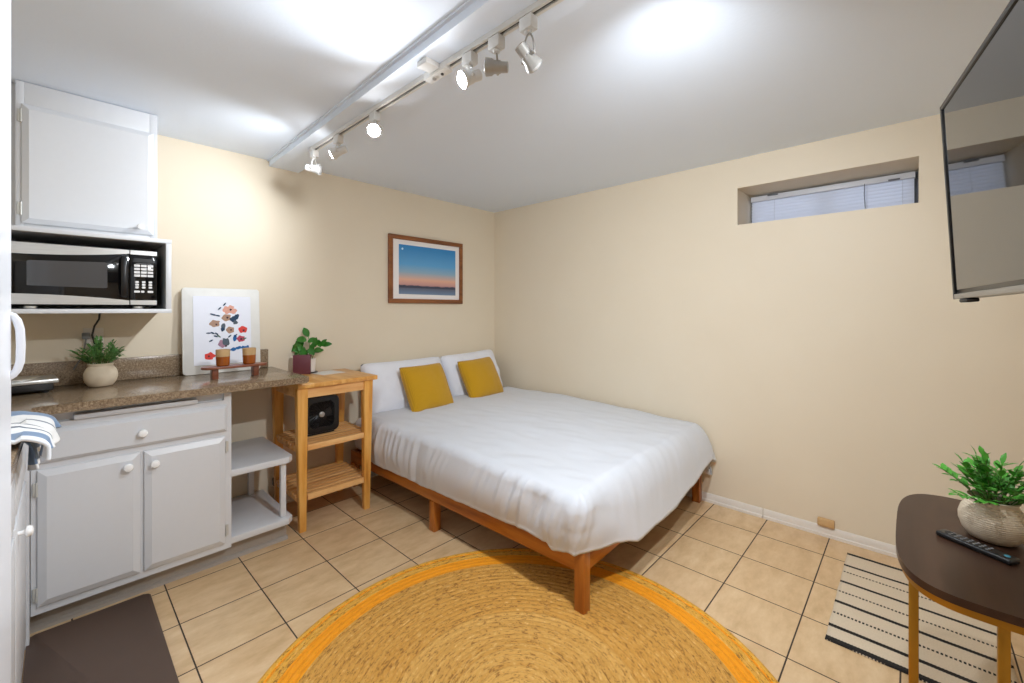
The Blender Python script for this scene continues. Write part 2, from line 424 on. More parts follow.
# ------------------------------------------------------------------ the room
W, S, H = -3.75, -3.47, 2.276
struct(box('floor', W-.1, .4, S-.1, .1, -.1, 0, M['floor']))
struct(box('ceiling', W-.1, .4, S-.1, .1, H, H+.1, M['ceiling']))
struct(box('wall_back', W-.1, 0, 0, .12, 0, H, M['wall']))
struct(box('wall_left', W-.12, W, S, 0, 0, H, M['wall']))
struct(box('wall_front', W-.12, 0, S-.12, S, 0, H, M['wall']))
WY0, WY1, WZ0, WZ1, WD = -3.095, -2.245, 1.847, 2.085, .30
b = MB()
b.box(0, .38, S-.12, WY0, 0, H, M['wall']); b.box(0, .38, WY1, .12, 0, H, M['wall'])
b.box(0, .38, WY0, WY1, 0, WZ0, M['wall']); b.box(0, .38, WY0, WY1, WZ1, H, M['wall'])
struct(b.build('wall_right'))
# window at the back of the recess
w = MB()
for a in ((WY0, WY1, WZ0, WZ0+.02), (WY0, WY1, WZ1-.02, WZ1), (WY0, WY0+.02, WZ0+.02, WZ1-.02), (WY1-.02, WY1, WZ0+.02, WZ1-.02), (-2.68, -2.66, WZ0+.02, WZ1-.02)):
    w.box(WD+.03, WD+.07, a[0], a[1], a[2], a[3], M['winframe'], .002)
win = struct(w.build('window_1'))
g = MB(); g.box(WD+.048, WD+.052, WY0+.02, WY1-.02, WZ0+.02, WZ1-.02, M['glass']); g.build('pane', win)

# blind
bl = thing('window_blind', 'white slatted venetian blind closed inside the high window recess', 'window blind', (WD, -2.67, WZ1))
bx = MB(); bx.box(WD-.035, WD, WY0+.012, WY1-.012, WZ1-.046, WZ1-.012, M['blind'], .003)
bx.box(WD-.037, WD-.035, WY0+.012, WY1-.012, WZ1-.044, WZ1-.040, M['blind']); bx.build('headrail', bl)
sl = MB()
z = WZ1-.058; k = 0
while z > WZ0+.012:
    def fn(u, v, z=z):
        a = (v-.5)*.026
        return Vector((WD-.018+sin(radians(22))*a-.002*(1-(2*v-1)**2), WY0+.016+u*(WY1-WY0-.032), z+cos(radians(22))*a))
    sl.grid(fn, 1, 6, M['slat']); z -= .0205
sl.build('slats', bl)
for y in (-3.03, -2.875, -2.40):
    cd = MB(); cd.cyl((WD-.037, y, WZ1-.046), (WD-.037, y, WZ0+.006), .0012, M['blind'], 6); cd.build('ladder_cord', bl)
cd = MB(); cd.tube([(WD-.04, -2.865, WZ1-.04), (WD-.045, -2.863, WZ1-.1), (WD-.042, -2.868, WZ1-.19)], .0018, M['winframe'], 6)
cd.lathe([(.002, 0), (.006, .004), (.005, .02), (.002, .024)], M['blind'], (WD-.042, -2.868, WZ1-.21), 10); cd.build('pull_cord', bl)
cd = MB(); cd.box(WD-.045, WD-.035, -3.02, -2.97, WZ1-.046, WZ1-.038, M['winframe'], .001); cd.build('bracket', bl)
cd = MB(); cd.box(WD-.045, WD-.035, -2.42, -2.36, WZ1-.022, WZ1-.012, M['winframe'], .001); cd.build('bracket', bl)

# ceiling beam, slightly skewed as in the room
def bxl(y): return -2.066+.024*y
def bxr(y): return -1.882+.010*y
b = MB()
zb = 2.237
pts = []
v = [b.bm.verts.new(p) for p in ((bxl(0), 0, zb), (bxr(0), 0, zb), (bxr(S), S, zb), (bxl(S), S, zb), (bxl(0), 0, H), (bxr(0), 0, H), (bxr(S), S, H), (bxl(S), S, H))]
for f in ((0, 3, 2, 1), (0, 1, 5, 4), (1, 2, 6, 5), (2, 3, 7, 6), (3, 0, 4, 7)): b.bm.faces.new([v[i] for i in f])
b.take(v, M['ceiling']); struct(b.build('trim_1', recalc=True))
# thin moulding along beam's left lower edge
b = MB()
v = []
for y in (0, S): v += [b.bm.verts.new(p) for p in ((bxl(y)-.012, y, H-.008), (bxl(y)-.012, y, H), (bxl(y), y, H), (bxl(y), y, H-.008))]
for i in range(4): b.bm.faces.new((v[i], v[(i+1) % 4], v[4+(i+1) % 4], v[4+i]))
b.bm.faces.new(v[:4]); b.bm.faces.new(v[4:][::-1])
b.take(v, M['ceiling']); struct(b.build('trim_2', recalc=True))

# baseboards
def baseboard(name, prof, a, bnd, axis):
    m = MB(); m.poly(prof, a, bnd, M['trim'], axis=axis); return struct(m.build(name))
pf = [(0, 0), (-.014, 0), (-.014, .016), (-.009, .020), (-.009, .048), (-.004, .058), (0, .058)]
m = MB()
for y0, y1 in ((S, -2.395), (-2.391, 0)): m.poly(pf, y0, y1, M['trim'], axis='y')
struct(m.build('baseboard_right'))
m = MB(); m.poly([(p[0], p[1]) for p in pf], W, -.015, M['trim'], axis='x'); 
struct(m.build('baseboard_back'))

# door stop block on the baseboard
o = MB(); o.box(-.026, 0, -2.750, -2.672, .062, .104, M['block'], .004); o.box(-.029, -.026, -2.742, -2.68, .068, .098, M['block'], .002)
tag(o.build('door_bumper'), 'small tan block fixed on the wall just above the white baseboard', 'wall bumper')

# ------------------------------------------------------------------ cabinets
def knob(name, p, d, parent, r=.017):
    k = MB(); k.turned(p, d, [(.007, 0), (.006, .008), (.007, .012), (r, .017), (r*1.02, .023), (r*.85, .029), (r*.4, .032)], M['knob']); return k.build(name, parent)
def hinge(p, parent, dirn='y'):
    h = MB(); x, y, z = p
    if dirn == 'y':
        h.box(x-.011, x-.001, y-.004, y+.002, z-.026, z+.026, M['hinge'], .001); h.cyl((x, y-.004, z-.028), (x, y-.004, z+.028), .004, M['hinge'], 10)
    return h.build('hinge', parent)
def raised_door(name, parent, x0, x1, z0, z1, y, bev=.026, th=.019, groove=False):
    """face toward -y with a wide chamfered edge and a flat centre field"""
    d = MB(); yb, yf = y, y-th
    d.box(x0, x1, yb-.006, yb, z0, z1, M['white'])
    loops = [(0, -.006), (.002, -.009), (bev, -th), (bev+.030 if groove else bev, -th)]
    if groove: loops += [(bev+.032, -th+.0025), (bev+.036, -th+.0025), (bev+.038, -th)]
    rings = []
    for i_, yy in loops:
        rings.append([d.bm.verts.new(p) for p in ((x0+i_, y+yy, z0+i_), (x1-i_, y+yy, z0+i_), (x1-i_, y+yy, z1-i_), (x0+i_, y+yy, z1-i_))])
    for a, c in zip(rings, rings[1:]):
        for k in range(4): d.bm.faces.new((a[k], a[(k+1) % 4], c[(k+1) % 4], c[k]))
    d.bm.faces.new(rings[-1]); d.take([v for r in rings for v in r], M['white'])
    return d.build(name, parent, angle=12)

# base cabinet under the back counter
FY = -.55
bc = thing('base_cabinet', 'white base cabinet with two doors and one wide drawer under the speckled counter', 'cabinet', (-2.75, -.3, 0))
m = MB(); m.box(-3.085, -2.412, -.53, -.02, .095, .888, M['white']); m.build('body', bc)
m = MB()
fr = [(-3.085, -3.063, .095, .888), (-2.442, -2.410, .095, .888), (-3.063, -2.442, .878, .888), (-3.063, -2.442, .818, .844), (-3.063, -2.442, .655, .705), (-3.063, -2.442, .095, .132), (-2.764, -2.744, .132, .655)]
for a in fr: m.box(a[0], a[1], FY, -.53, a[2], a[3], M['white'])
m.build('face_frame', bc)
m = MB(); m.box(-3.10, -2.125, -.478, -.46, 0, .095, M['shoe'], .001); m.poly([(-.478, 0), (-.492, 0), (-.490, .012), (-.478, .020)], -3.10, -2.12, M['shoe'], axis='x'); m.build('toe_kick', bc)
dr = raised_door('drawer', bc, -3.060, -2.430, .690, .820, FY-.001, .014, .019, False)
knob('knob', (-2.754, FY-.019, .752), (0, -1, 0), dr)
d1 = raised_door('door', bc, -3.068, -2.760, .126, .664, FY-.001)
knob('knob', (-2.802, FY-.019, .612), (0, -1, 0), d1)
hinge((-3.069, FY-.003, .59), d1); hinge((-3.069, FY-.003, .175), d1)
d2 = raised_door('door', bc, -2.748, -2.438, .126, .664, FY-.001)
knob('knob', (-2.712, FY-.019, .605), (0, -1, 0), d2)
for zz in (.61, .19):
    h = MB(); h.cyl((-2.433, FY-.006, zz-.028), (-2.433, FY-.006, zz+.028), .004, M['hinge'], 10); h.box(-2.431, -2.423, FY-.004, FY, zz-.026, zz+.026, M['hinge'], .001)
    h.build('hinge', d2)
m = MB(); m.box(-2.968, -2.552, FY-.018, -.529, .847, .868, M['white'], .004); m.build('pull_out_board', bc)

# open shelf unit at the counter's end
su = thing('open_shelf_unit', 'low white open shelf unit beside the base cabinet with two boards and corner post', 'shelf unit', (-2.26, -.27, 0))
def shelfboard(z0, z1):
    s_ = MB(); s_.poly([(-2.410, -.548), (-2.135, -.548), (-2.108, -.518), (-2.108, -.016), (-2.410, -.016)], z0, z1, M['white'], .004); return s_.build('shelf', su)
shelfboard(.448, .482); shelfboard(.108, .142)
m = MB(); m.box(-2.165, -2.138, -.515, -.488, .142, .448, M['white'], .002); m.build('post', su)
m = MB(); m.box(-2.20, -2.17, -.06, -.03, .142, .448, M['white'], .002); m.build('post', su)
m = MB(); m.box(-2.408, -2.14, -.455, -.03, .0, .108, M['shoe']); m.build('base', su)

# left-hand run of cabinets (its face is seen edge on)
lc = thing('side_cabinet', 'white cabinet run on the left wall seen edge on below the hanging towel', 'cabinet', (-3.4, -1.2, 0))
m = MB(); m.box(W+.01, -3.112, -1.88, -.02, 0, .888, M['white']); m.build('body', lc)
def sidedoor(name, y0, y1, z0, z1):
    d = MB(); d.box(-3.111, -3.093, y0, y1, z0, z1, M['white'], .006, 2); return d.build(name, lc)
for y0, y1 in ((-1.18, -.66), (-1.84, -1.24)):
    dd = sidedoor('door', y0, y1, .08, .665)
    if y0 > -1.2: knob('knob', (-3.093, y0+.055, .632), (1, 0, 0), dd, .016)
    dw = sidedoor('drawer', y0, y1, .70, .85)
m = MB(); m.box(-3.112, -3.087, -.60, -.552, .0, .888, M['white']); m.build('corner_stile', lc)

# countertop, L shaped, with backsplash
ct = MB()
ct.poly([(-2.047, -.004), (W+.002, -.004), (W+.002, -1.90), (-3.085, -1.90), (-3.085, -.63), (-3.065, -.612), (-2.062, -.612), (-2.047, -.597)], .890, .925, M['stone'], .006)
top = ct.build('countertop')
tag(top, 'brown speckled stone look countertop turning the corner over white cabinets', 'countertop')
m = MB(); m.box(W+.002, -2.078, -.024, -.003, .9255, 1.043, M['stone'], .003); m.build('backsplash', top)

# upper cabinet
uc = thing('wall_cabinet', 'white wall cabinet with one door reaching the ceiling above the microwave', 'cabinet', (-2.9, -.15, 1.64))
m = MB(); m.box(-3.13, -2.672, -.282, -.002, 1.642, H-.002, M['white']); m.box(W+.01, -3.13, -.25, -.002, 1.642, H-.002, M['white']); m.build('body', uc)
m = MB()
for a in ((-3.135, -3.11, 1.642, H-.003), (-2.700, -2.670, 1.642, H-.003), (-3.11, -2.70, 2.165, H-.003), (-3.11, -2.70, 1.642, 1.68)): m.box(a[0], a[1], -.302, -.282, a[2], a[3], M['white'], .001)
m.build('face_frame', uc)
ud = raised_door('door', uc, -3.118, -2.686, 1.668, 2.176, -.303, .022, .019)
knob('knob', (-2.738, -.322, 1.70), (0, -1, 0), ud, .014)
hinge((-3.119, -.305, 2.125), ud); hinge((-3.119, -.305, 1.73), ud)

# microwave cubby
mc = MB()
Y0 = -.42
mc.box(-3.22, -2.630, Y0, -.002, 1.283, 1.302, M['white'], .001); mc.box(-3.22, -2.630, Y0, -.002, 1.622, 1.641, M['white'], .001)
mc.box(-2.652, -2.631, Y0+.0005, -.002, 1.302, 1.622, M['white'], .001); mc.box(-3.22, -3.20, Y0+.0005, -.002, 1.302, 1.622, M['white'], .001)
mc.box(-3.20, -2.65, -.012, -.003, 1.302, 1.622, M['white'])
tag(mc.build('microwave_shelf_box'), 'white open box shelf under the wall cabinet, holding the microwave', 'shelf')

# microwave
mw = thing('microwave', 'black and stainless microwave oven with white keypad buttons in the wall shelf', 'microwave', (-2.92, -.23, 1.302))
MX0, MX1, MZ0, MZ1, MY = -3.165, -2.684, 1.318, 1.578, -.395
m = MB(); m.box(MX0, MX1, MY, -.06, MZ0, MZ1, M['blackmatte'], .004); m.build('body', mw)
m = MB(); DX = -2.783
m.box(MX0+.001, DX-.001, MY-.016, MY, MZ0+.003, MZ1-.003, M['blackgloss'], .003); door = m.build('door', mw)
def strip(x0, x1, top, parent, name):
    s_ = MB(); n = 14; pts = []
    for i in range(n+1):
        x = x0+(x1-x0)*i/n; t = (x-(-3.165))/.381; e = .052-.030*t*t if t < 1 else .024
        pts.append((x, e))
    if top: out = [(x0, MZ1-.002), (x1, MZ1-.002)]+[(x, MZ1-e+.003) for x, e in reversed(pts)]
    else: out = [(x0, MZ0+.004), (x1, MZ0+.004)]+[(x, MZ0+.006+e*.8) for x, e in reversed(pts)]
    s_.poly(out, MY-.020, MY-.012, M['steel'], axis='y'); return s_.build(name, parent)
strip(MX0+.001, DX-.002, True, door, 'steel_trim'); strip(MX0+.001, DX-.002, False, door, 'steel_trim')
m = MB(); m.poly([(-3.100, 1.400), (-2.862, 1.396), (-2.858, 1.400), (-2.860, 1.508), (-2.866, 1.513), (-3.094, 1.504), (-3.100, 1.50)], MY-.0175, MY-.0155, M['windowglass'], axis='y'); m.build('window', door)
m = MB(); hp = [(-2.803, MY-.014, 1.360), (-2.803, MY-.030, 1.375), (-2.803, MY-.036, 1.41), (-2.803, MY-.037, 1.45), (-2.803, MY-.036, 1.49), (-2.803, MY-.030, 1.527), (-2.803, MY-.014, 1.541)]
m.tube(hp, .012, M['black'], 12, flat=.6); m.build('handle', door)
m = MB(); m.box(DX+.001, MX1-.001, MY-.016, MY, MZ0+.003, MZ1-.003, M['blackgloss'], .003); pan = m.build('control_panel', mw)
strip(DX+.002, MX1-.002, True, pan, 'steel_trim'); strip(DX+.002, MX1-.002, False, pan, 'steel_trim')
bt = MB(); bc0 = -2.768
for r_ in range(4):
    for c_ in range(3):
        bt.box(bc0+c_*.024, bc0+c_*.024+.021, MY-.0185, MY-.0165, 1.500-r_*.0155, 1.511-r_*.0155, M['button'], .001, 1)
for r_ in range(3):
    for c_ in range(3): bt.box(bc0+.004+c_*.024, bc0+.004+c_*.024+.013, MY-.0185, MY-.0165, 1.424-r_*.0125, 1.434-r_*.0125, M['button'], .002, 1)
for c_ in range(3): bt.box(bc0+c_*.024, bc0+c_*.024+(.021 if c_ != 1 else .013), MY-.0185, MY-.0165, 1.379, 1.389, M['button'], .002, 1)
bt.build('keypad', pan)
m = MB(); m.box(bc0+.006, bc0+.062, MY-.018, MY-.0165, 1.5145, 1.517, M['buttongrey']); m.box(bc0-.002, bc0+.072, MY-.0172, MY-.0163, 1.521, 1.541, M['black'], .001, 1); m.build('display', pan)
for x in (-3.09, -2.75):
    m = MB(); m.lathe([(.018, 0), (.022, .003), (.022, .012), (.018, .016)], M['steel' if x < -3 else 'steel'], (x, MY+.02, 1.3022), 16); m.build('foot', mw)
m = MB(); m.tube([(-2.865, -.03, 1.282), (-2.868, -.035, 1.25), (-2.885, -.035, 1.215), (-2.893, -.032, 1.17), (-2.885, -.030, 1.13), (-2.870, -.028, 1.105), (-2.862, -.014, 1.10)], .0042, M['black'], 8); m.build('power_cord', mw)
m = MB(); m.box(-2.925, -2.850, -.008, -.001, 1.085, 1.205, M['trim'], .003); m.box(-2.905, -2.87, -.011, -.008, 1.15, 1.18, M['trim'], .003); m.box(-2.905, -2.87, -.011, -.008, 1.105, 1.135, M['trim'], .003)
tag(m.build('outlet_plate'), 'cream wall outlet behind the bushy plant under the microwave shelf', 'wall outlet')
m = MB(); m.box(-2.93, -2.90, -.035, -.0085, 1.150, 1.182, M['buttongrey'], .004); m.tube([(-2.915, -.03, 1.15), (-2.92, -.03, 1.11), (-2.93, -.03, 1.06), (-2.96, -.03, 1.0)], .003, M['buttongrey'], 6)
tag(m.build('power_adapter'), 'grey plug and thin cord at the outlet behind the bushy plant', 'plug')

# refrigerator at the left edge of the view
fr = thing('refrigerator', 'tall white refrigerator at the left edge of the view with a loop handle', 'refrigerator', (-3.4, -2.25, 0))
m = MB(); m.box(-3.70, -3.115, -2.60, -1.935, .02, 1.86, M['fridge'], .006); m.build('body', fr)
m = MB(); m.box(-3.114, -3.100, -2.595, -1.94, .1, 1.855, M['gasket'], .001); m.build('door_seal', fr)
for z0, z1, hz in ((.10, 1.865, 1.238),):
    m = MB(); m.box(-3.099, -3.0665, -2.60, -1.925, z0, z1, M['fridge'], .006, 3); fd = m.build('door', fr)
    m = MB(); yh = -1.945
    ox_ = .0546-.0105
    pts = [(-3.068, yh, hz+.053), (-3.064, yh, hz+.051), (-3.059, yh, hz+.043), (-3.0558, yh, hz+.028), (-3.0548, yh, hz), (-3.0556, yh, hz-.028), (-3.059, yh, hz-.042), (-3.064, yh, hz-.050), (-3.068, yh, hz-.053)]
    m.tube(pts, .0036, M['fridge'], 10, flat=1.6); m.build('handle', fd)
m = MB(); m.box(-3.10, -3.075, -2.595, -1.94, .0, .09, M['fridge'], .003); m.build('base_grille', fr)

# ------------------------------------------------------------------ things on the counter
CZ = .9255
# small electric burner in the corner
ho = thing('hot_plate', 'flat silver topped black electric hot plate on the counter by the refrigerator', 'hot plate', (-3.10, -.16, CZ))
Rm = Matrix.Translation((-3.135, -.168, CZ)) @ Matrix.Rotation(radians(4), 4, 'Z')
m = MB(); m.box(-.105, .105, -.085, .085, .012, .045, M['black'], .004, mat=Rm); m.build('base', ho)
m = MB(); m.box(-.12, .12, -.10, .10, .045, .062, M['steel'], .004, mat=Rm); m.build('top_plate', ho)
for sx in (-.08, .08):
    for sy in (-.06, .06): m = MB(); m.lathe([(.012, 0), (.012, .0115)], M['blackmatte'], (sx, sy, 0), 12, mat=Rm); m.build('foot', ho)
m = MB(); m.lathe([(.075, .062), (.075, .068), (.06, .070), (.02, .070)], M['steel'], (0.0, .005, 0), 28, mat=Rm); m.build('heating_plate', ho)

# plants
def leaf_blade(m, base, d, up, L, Wd, mat, bend=.3, n=4):
    d = d.normalized(); side = d.cross(up); side = side.normalized() if side.length > 1e-4 else Vector((1, 0, 0)); nrm = side.cross(d)
    prevs = None; vs = []
    for i in range(n+1):
        t = i/n; c = base+d*L*t-nrm*bend*L*t*t; w_ = Wd*(sin(pi*min(1, t*.92+.06)))**.8
        row = [m.bm.verts.new(c-side*w_+nrm*w_*.25), m.bm.verts.new(c), m.bm.verts.new(c+side*w_+nrm*w_*.25)]
        if prevs:
            for k in range(2): m.bm.faces.new((prevs[k], prevs[k+1], row[k+1], row[k]))
        vs += row; prevs = row
    m.take(vs, mat)
POTP = [(.034, 0), (.044, .003), (.056, .020), (.0625, .042), (.0630, .058), (.058, .078), (.049, .092), (.045, .098), (.046, .104), (.049, .110), (.046, .112), (.042, .106), (.040, .094)]
def bushy(name, label, loc, leafm, seed, nst=34, rad=.095, hgt=.10, psc=1., leafL=.03):
    rnd = random.Random(seed); o = thing(name, label, 'potted plant', loc)
    L = Vector(loc)
    p = MB(); p.lathe([(a_*psc, b_) for a_, b_ in POTP], M['pot'], (0, 0, 0), 40); p.take(p.bm.verts[:], M['pot']); po = p.build('pot', o); po.location = L; po.matrix_parent_inverse = Matrix.Translation(-L)
    s_ = MB(); s_.lathe([(.001, .096), (.041, .096), (.040, .09)], M['soil'], L, 24); s_.build('soil', o)
    st = MB(); lf = MB()
    for i in range(nst):
        a = rnd.uniform(0, 2*pi); q = sqrt(rnd.random()); r0 = .030*q
        p0 = L+Vector((r0*cos(a), r0*sin(a), .09)); out = rad*q*rnd.uniform(.8, 1.15); hh = hgt*(1-.45*q*q)*rnd.uniform(.75, 1.1)
        pts = [p0+Vector((cos(a)*out*t**1.3, sin(a)*out*t**1.3, hh*t-.02*q*t*t)) for t in (0, .25, .5, .75, 1)]
        st.tube(pts, .0014, M['stem'], 5)
        for j in range(2, 13):
            t = .2+.8*j/12; k = min(3, int(t*4)); f = t*4-k; c = pts[k].lerp(pts[k+1], min(1, f)); tan = (pts[k+1]-pts[k]).normalized()
            sd = 1 if j % 2 else -1
            side = tan.cross(Vector((rnd.uniform(-.4, .4), rnd.uniform(-.4, .4), 1))).normalized()*sd
            dirn = (side*rnd.uniform(.6, 1)+tan*.7+Vector((0, 0, rnd.uniform(-.1, .3)))).normalized()
            if j == 12: dirn = tan
            leaf_blade(lf, c, dirn, Vector((0, 0, 1)), leafL*rnd.uniform(.7, 1.1), leafL*.23, leafm, .15, 3)
    st.build('stems', o); lf.build('foliage', o, smooth=True, angle=80)
    return o
bushy('potted_fern', 'bushy green plant in a round cream pot on the counter below the microwave', (-2.868, -.165, CZ), M['leafpale'], 3, 36, .072, .145, leafL=.027)

# floral board
LB = radians(3.6)
fb = thing('floral_board', 'white framed board with watercolour flower print leaning on the wall above counter', 'picture', (-2.345, -.06, CZ))
RB = Matrix.Translation((-2.335, -.077, CZ+.001)) @ Matrix.Rotation(-LB, 4, 'X')
def rounded_rect(w_, h_, r, n=5):
    pts = []
    for cx, cy, a0 in ((w_/2-r, h_-r, 0), (-w_/2+r, h_-r, 90), (-w_/2+r, r, 180), (w_/2-r, r, 270)):
        for i in range(n+1):
            a = radians(a0+90*i/n); pts.append((cx+r*cos(a), cy+r*sin(a)))
    return pts
m = MB(); m.poly(rounded_rect(.392, .500, .016), 0, .022, M['canvas'], .004, axis='y', mat=RB); m.build('frame', fb)
m = MB(); m.poly([(-.146, .050), (.146, .050), (.146, .452), (-.146, .452)], -.003, 0, M['print'], axis='y', mat=RB)
rnd = random.Random(5)
lay = [0]
def blob(u, v, r, mt, el=1., rot=0., petals=0, jit=.25):
    """u,v in board fraction of zoomed photo"""
    x = -.195+.39*u; z = .500*(1-v); n = 18; lay[0] += 1; yy = -.0032-.00006*lay[0]
    ph = rnd.random()*6
    vs = []
    for i in range(n):
        a = 2*pi*i/n; rr = r*(1+jit*.5*sin(petals*a+ph)+jit*rnd.uniform(-.4, .4)); px, pz = rr*cos(a), rr*el*sin(a)
        vs.append(m.bm.verts.new(Vector((x+px*cos(rot)-pz*sin(rot), yy, z+px*sin(rot)+pz*cos(rot)))))
    m.bm.faces.new(vs[::-1] if True else vs); m.take(vs, M[mt], RB)
B_ = [(.56, .26, .026, 'p_peach', .9, 5), (.63, .27, .02, 'p_peach', .9, 4), (.60, .23, .018, 'p_peach', .8, 4), (.545, .35, .024, 'p_tan', .9, 5), (.39, .42, .027, 'p_tan', .75, 5), (.63, .37, .018, 'p_navy', .9, 4), (.68, .34, .012, 'p_navy', 1.3, 3), (.66, .41, .012, 'p_slate', 1, 3),
      (.59, .50, .021, 'p_tan', .9, 5), (.76, .50, .023, 'p_red', .9, 5), (.73, .61, .023, 'p_rose', .85, 5), (.49, .66, .022, 'p_mauve', 1.1, 5), (.53, .64, .018, 'p_slate', 1.3, 4), (.32, .80, .026, 'p_red', .8, 5),
      (.63, .735, .017, 'p_blue', .6, 4), (.70, .72, .016, 'p_blue', .55, 4), (.77, .72, .016, 'p_blue', .6, 4), (.82, .715, .009, 'p_blue', 1, 3), (.65, .60, .010, 'p_blue', 2, 2), (.50, .46, .011, 'p_slate', 2, 3), (.49, .49, .010, 'p_navy', 1.2, 3)]
for u, v_, r, mt, el, pe in B_: blob(u, v_, r, mt, el, rnd.uniform(-.3, .3), pe)
for u, v_, r in ((.60, .255, .006), (.555, .35, .006), (.41, .43, .005), (.60, .50, .005), (.77, .51, .006), (.735, .615, .006), (.53, .69, .006), (.31, .80, .005)): blob(u, v_, r, 'p_dkplum', 1, 0, 3)
for u, v_, ro in ((.38, .315, -.2), (.43, .325, -.2), (.36, .31, -.3), (.31, .53, 0), (.36, .53, -.5), (.41, .54, -.6), (.44, .57, -.7), (.40, .57, -.4), (.34, .62, .5), (.455, .24, .8), (.52, .19, .9), (.45, .74, .9), (.43, .77, 1.0), (.58, .575, .8), (.66, .57, .9), (.78, .61, .2)):
    blob(u, v_, .0115, 'p_navy' if rnd.random() < .6 else 'p_sage', .35, ro, 2, .1)
m.build('floral_print', fb)

# serving stand with two tumblers
ss = thing('serving_stand', 'small reddish wooden footed tray on the counter in front of the flower board', 'tray', (-2.34, -.335, CZ))
m = MB(); pts = []
for i in range(24):
    a = 2*pi*i/24; pts.append((-2.340+(.112 if cos(a) > 0 else -.112)+.045*cos(a), -.335+.045*sin(a)))
m.poly(pts, CZ+.055, CZ+.068, M['walnut'], .003); m.build('board', ss)
for x in (-2.437, -2.243):
    m = MB(); m.box(x-.014, x+.014, -.362, -.308, CZ, CZ+.0545, M['walnut'], .003); m.build('leg', ss)
TG = 'amber tumblers on the wooden footed tray'
for x, wh in ((-2.398, 'left'), (-2.272, 'right')):
    t_ = thing('tumbler', 'amber and cream two tone tumbler standing at the %s end of the wooden tray' % wh, 'tumbler', (x, -.335, CZ+.068), TG)
    z0 = CZ+.0685
    m = MB(); m.lathe([(.026, 0), (.031, .004), (.0325, .05), (.0005, .0502)], M['amber'], (x, -.335, z0), 28); m.build('amber_base', t_)
    m = MB(); m.lathe([(.0326, .0506), (.0335, .088), (.0315, .0885), (.0306, .052), (.0326, .0506)], M['paleglass'], (x, -.335, z0), 28, cap=False); m.build('cream_band', t_)

# towel over the left counter's edge
def towelfn(u, v):
    # u runs along the counter edge, v from the back over the top and down the front
    y = -1.34+.42*u
    w1 = sin(u*17+v*3)*.5+sin(u*31+1)*.3
    if v < .45:
        t = v/.45; x = -3.30+.22*t; zz = .944+.008*sin(u*11+t*4)+.006*sin(t*9)
    else:
        t = (v-.45)/.55
        x = -3.078+.040*sin(min(1, t*1.8)*pi/2)+w1*.014*t+.010*t*u*2
        zz = .950-.026*t-.038*t**1.35+.012*t*sin(u*9)
    return Vector((x, y, zz))
m = MB(); uvl = m.bm.loops.layers.uv.new('UVMap'); g_ = m.grid(towelfn, 60, 44, M['towel'])
idx = {}
for i, row in enumerate(g_):
    for j, v_ in enumerate(row): idx[v_] = (i/60, j/44)
for f in m.bm.faces:
    for lp in f.loops:
        i, j = idx[lp.vert]; lp[uvl].uv = (j, i)
tw = m.build('kitchen_towel'); tag(tw, 'white and blue striped kitchen towel draped over the left counter edge', 'towel')
so = tw.modifiers.new('thick', 'SOLIDIFY'); so.thickness = .009; so.offset = -1
m = MB()
def underfn(u, v):
    y = -1.22+.30*u
    if v < .3:
        t = v/.3; x = -3.22+.14*t; zz = .9285+.003*sin(u*9)
    else:
        t = (v-.3)/.7; x = -3.080+.016*sin(min(1, t*3)*pi/2)+.010*t*sin(u*21+1)+.006*t; zz = .930-.092*t-.012*t*sin(u*8)
    return Vector((x, y, zz))
g2 = m.grid(underfn, 40, 26, M['towel_blue']); m.take([v_ for row in g2 for v_ in row], M['towel_blue'])
for row in g2: 
    for v_ in row[24:]:
        for f in v_.link_faces: f.material_index = m.mi(M['towel_white'])
tu = m.build('lower_fold', tw); sm = tu.modifiers.new('thick', 'SOLIDIFY'); sm.thickness = .005; sm.offset = 1

# ------------------------------------------------------------------ kitchen cart
kc = thing('kitchen_cart', 'honey pine kitchen cart with two slatted shelves between counter and bed', 'kitchen cart', (-1.83, -.26, 0))
KX0, KX1, KY0, KY1, KZ = -2.072, -1.572, -.505, -.035, .868
m = MB(); m.box(KX0, KX1, KY0, KY1, KZ-.028, KZ, M['pine_top'], .004); m.build('tabletop', kc)
LX0, LX1, LYF, LYB = -2.040, -1.628, -.465, -.075
for x in (LX0, LX1):
    for y in (LYF, LYB):
        m = MB(); m.box(x-.030, x+.030, y-.026, y+.026, 0, KZ-.0285, M['pine'], .003)
        for v_ in m.bm.verts:
            if v_.co.z < .01:
                v_.co.x = x+(v_.co.x-x)*.62+(.006 if x == LX0 else -.006); v_.co.y = y+(v_.co.y-y)*.66
        m.build('leg', kc)
m = MB(); ap0, ap1 = KZ-.088, KZ-.0285
m.box(LX0+.0305, LX1-.0305, LYF-.018, LYF+.002, ap0, ap1, M['pine_x'], .001); m.box(LX0+.0305, LX1-.0305, LYB-.002, LYB+.018, ap0, ap1, M['pine_x'], .001)
m.box(LX0-.018, LX0+.002, LYF+.0265, LYB-.0265, ap0, ap1, M['pine_x'], .001); m.box(LX1-.002, LX1+.018, LYF+.0265, LYB-.0265, ap0, ap1, M['pine_x'], .001)
m.build('apron', kc)
for z0 in (.470, .180):
    m = MB(); y = LYF-.020
    m.box(LX0+.0305, LX1-.0305, y, y+.036, z0, z0+.034, M['pine_x'], .002); y += .050
    while y < LYB-.02:
        out = y > LYF+.028 and y+.030 < LYB-.028
        m.box(LX0-.022 if out else LX0+.0305, LX1+.022 if out else LX1-.0305, y, y+.030, z0+.014, z0+.034, M['pine_x'], .002)
        y += .0475
    for x in (LX0, LX1): m.box(x-.012, x+.012, LYF+.0265, LYB-.0265, z0-.014, z0+.0138, M['pine_x'], .001)
    m.build('slatted_shelf', kc)

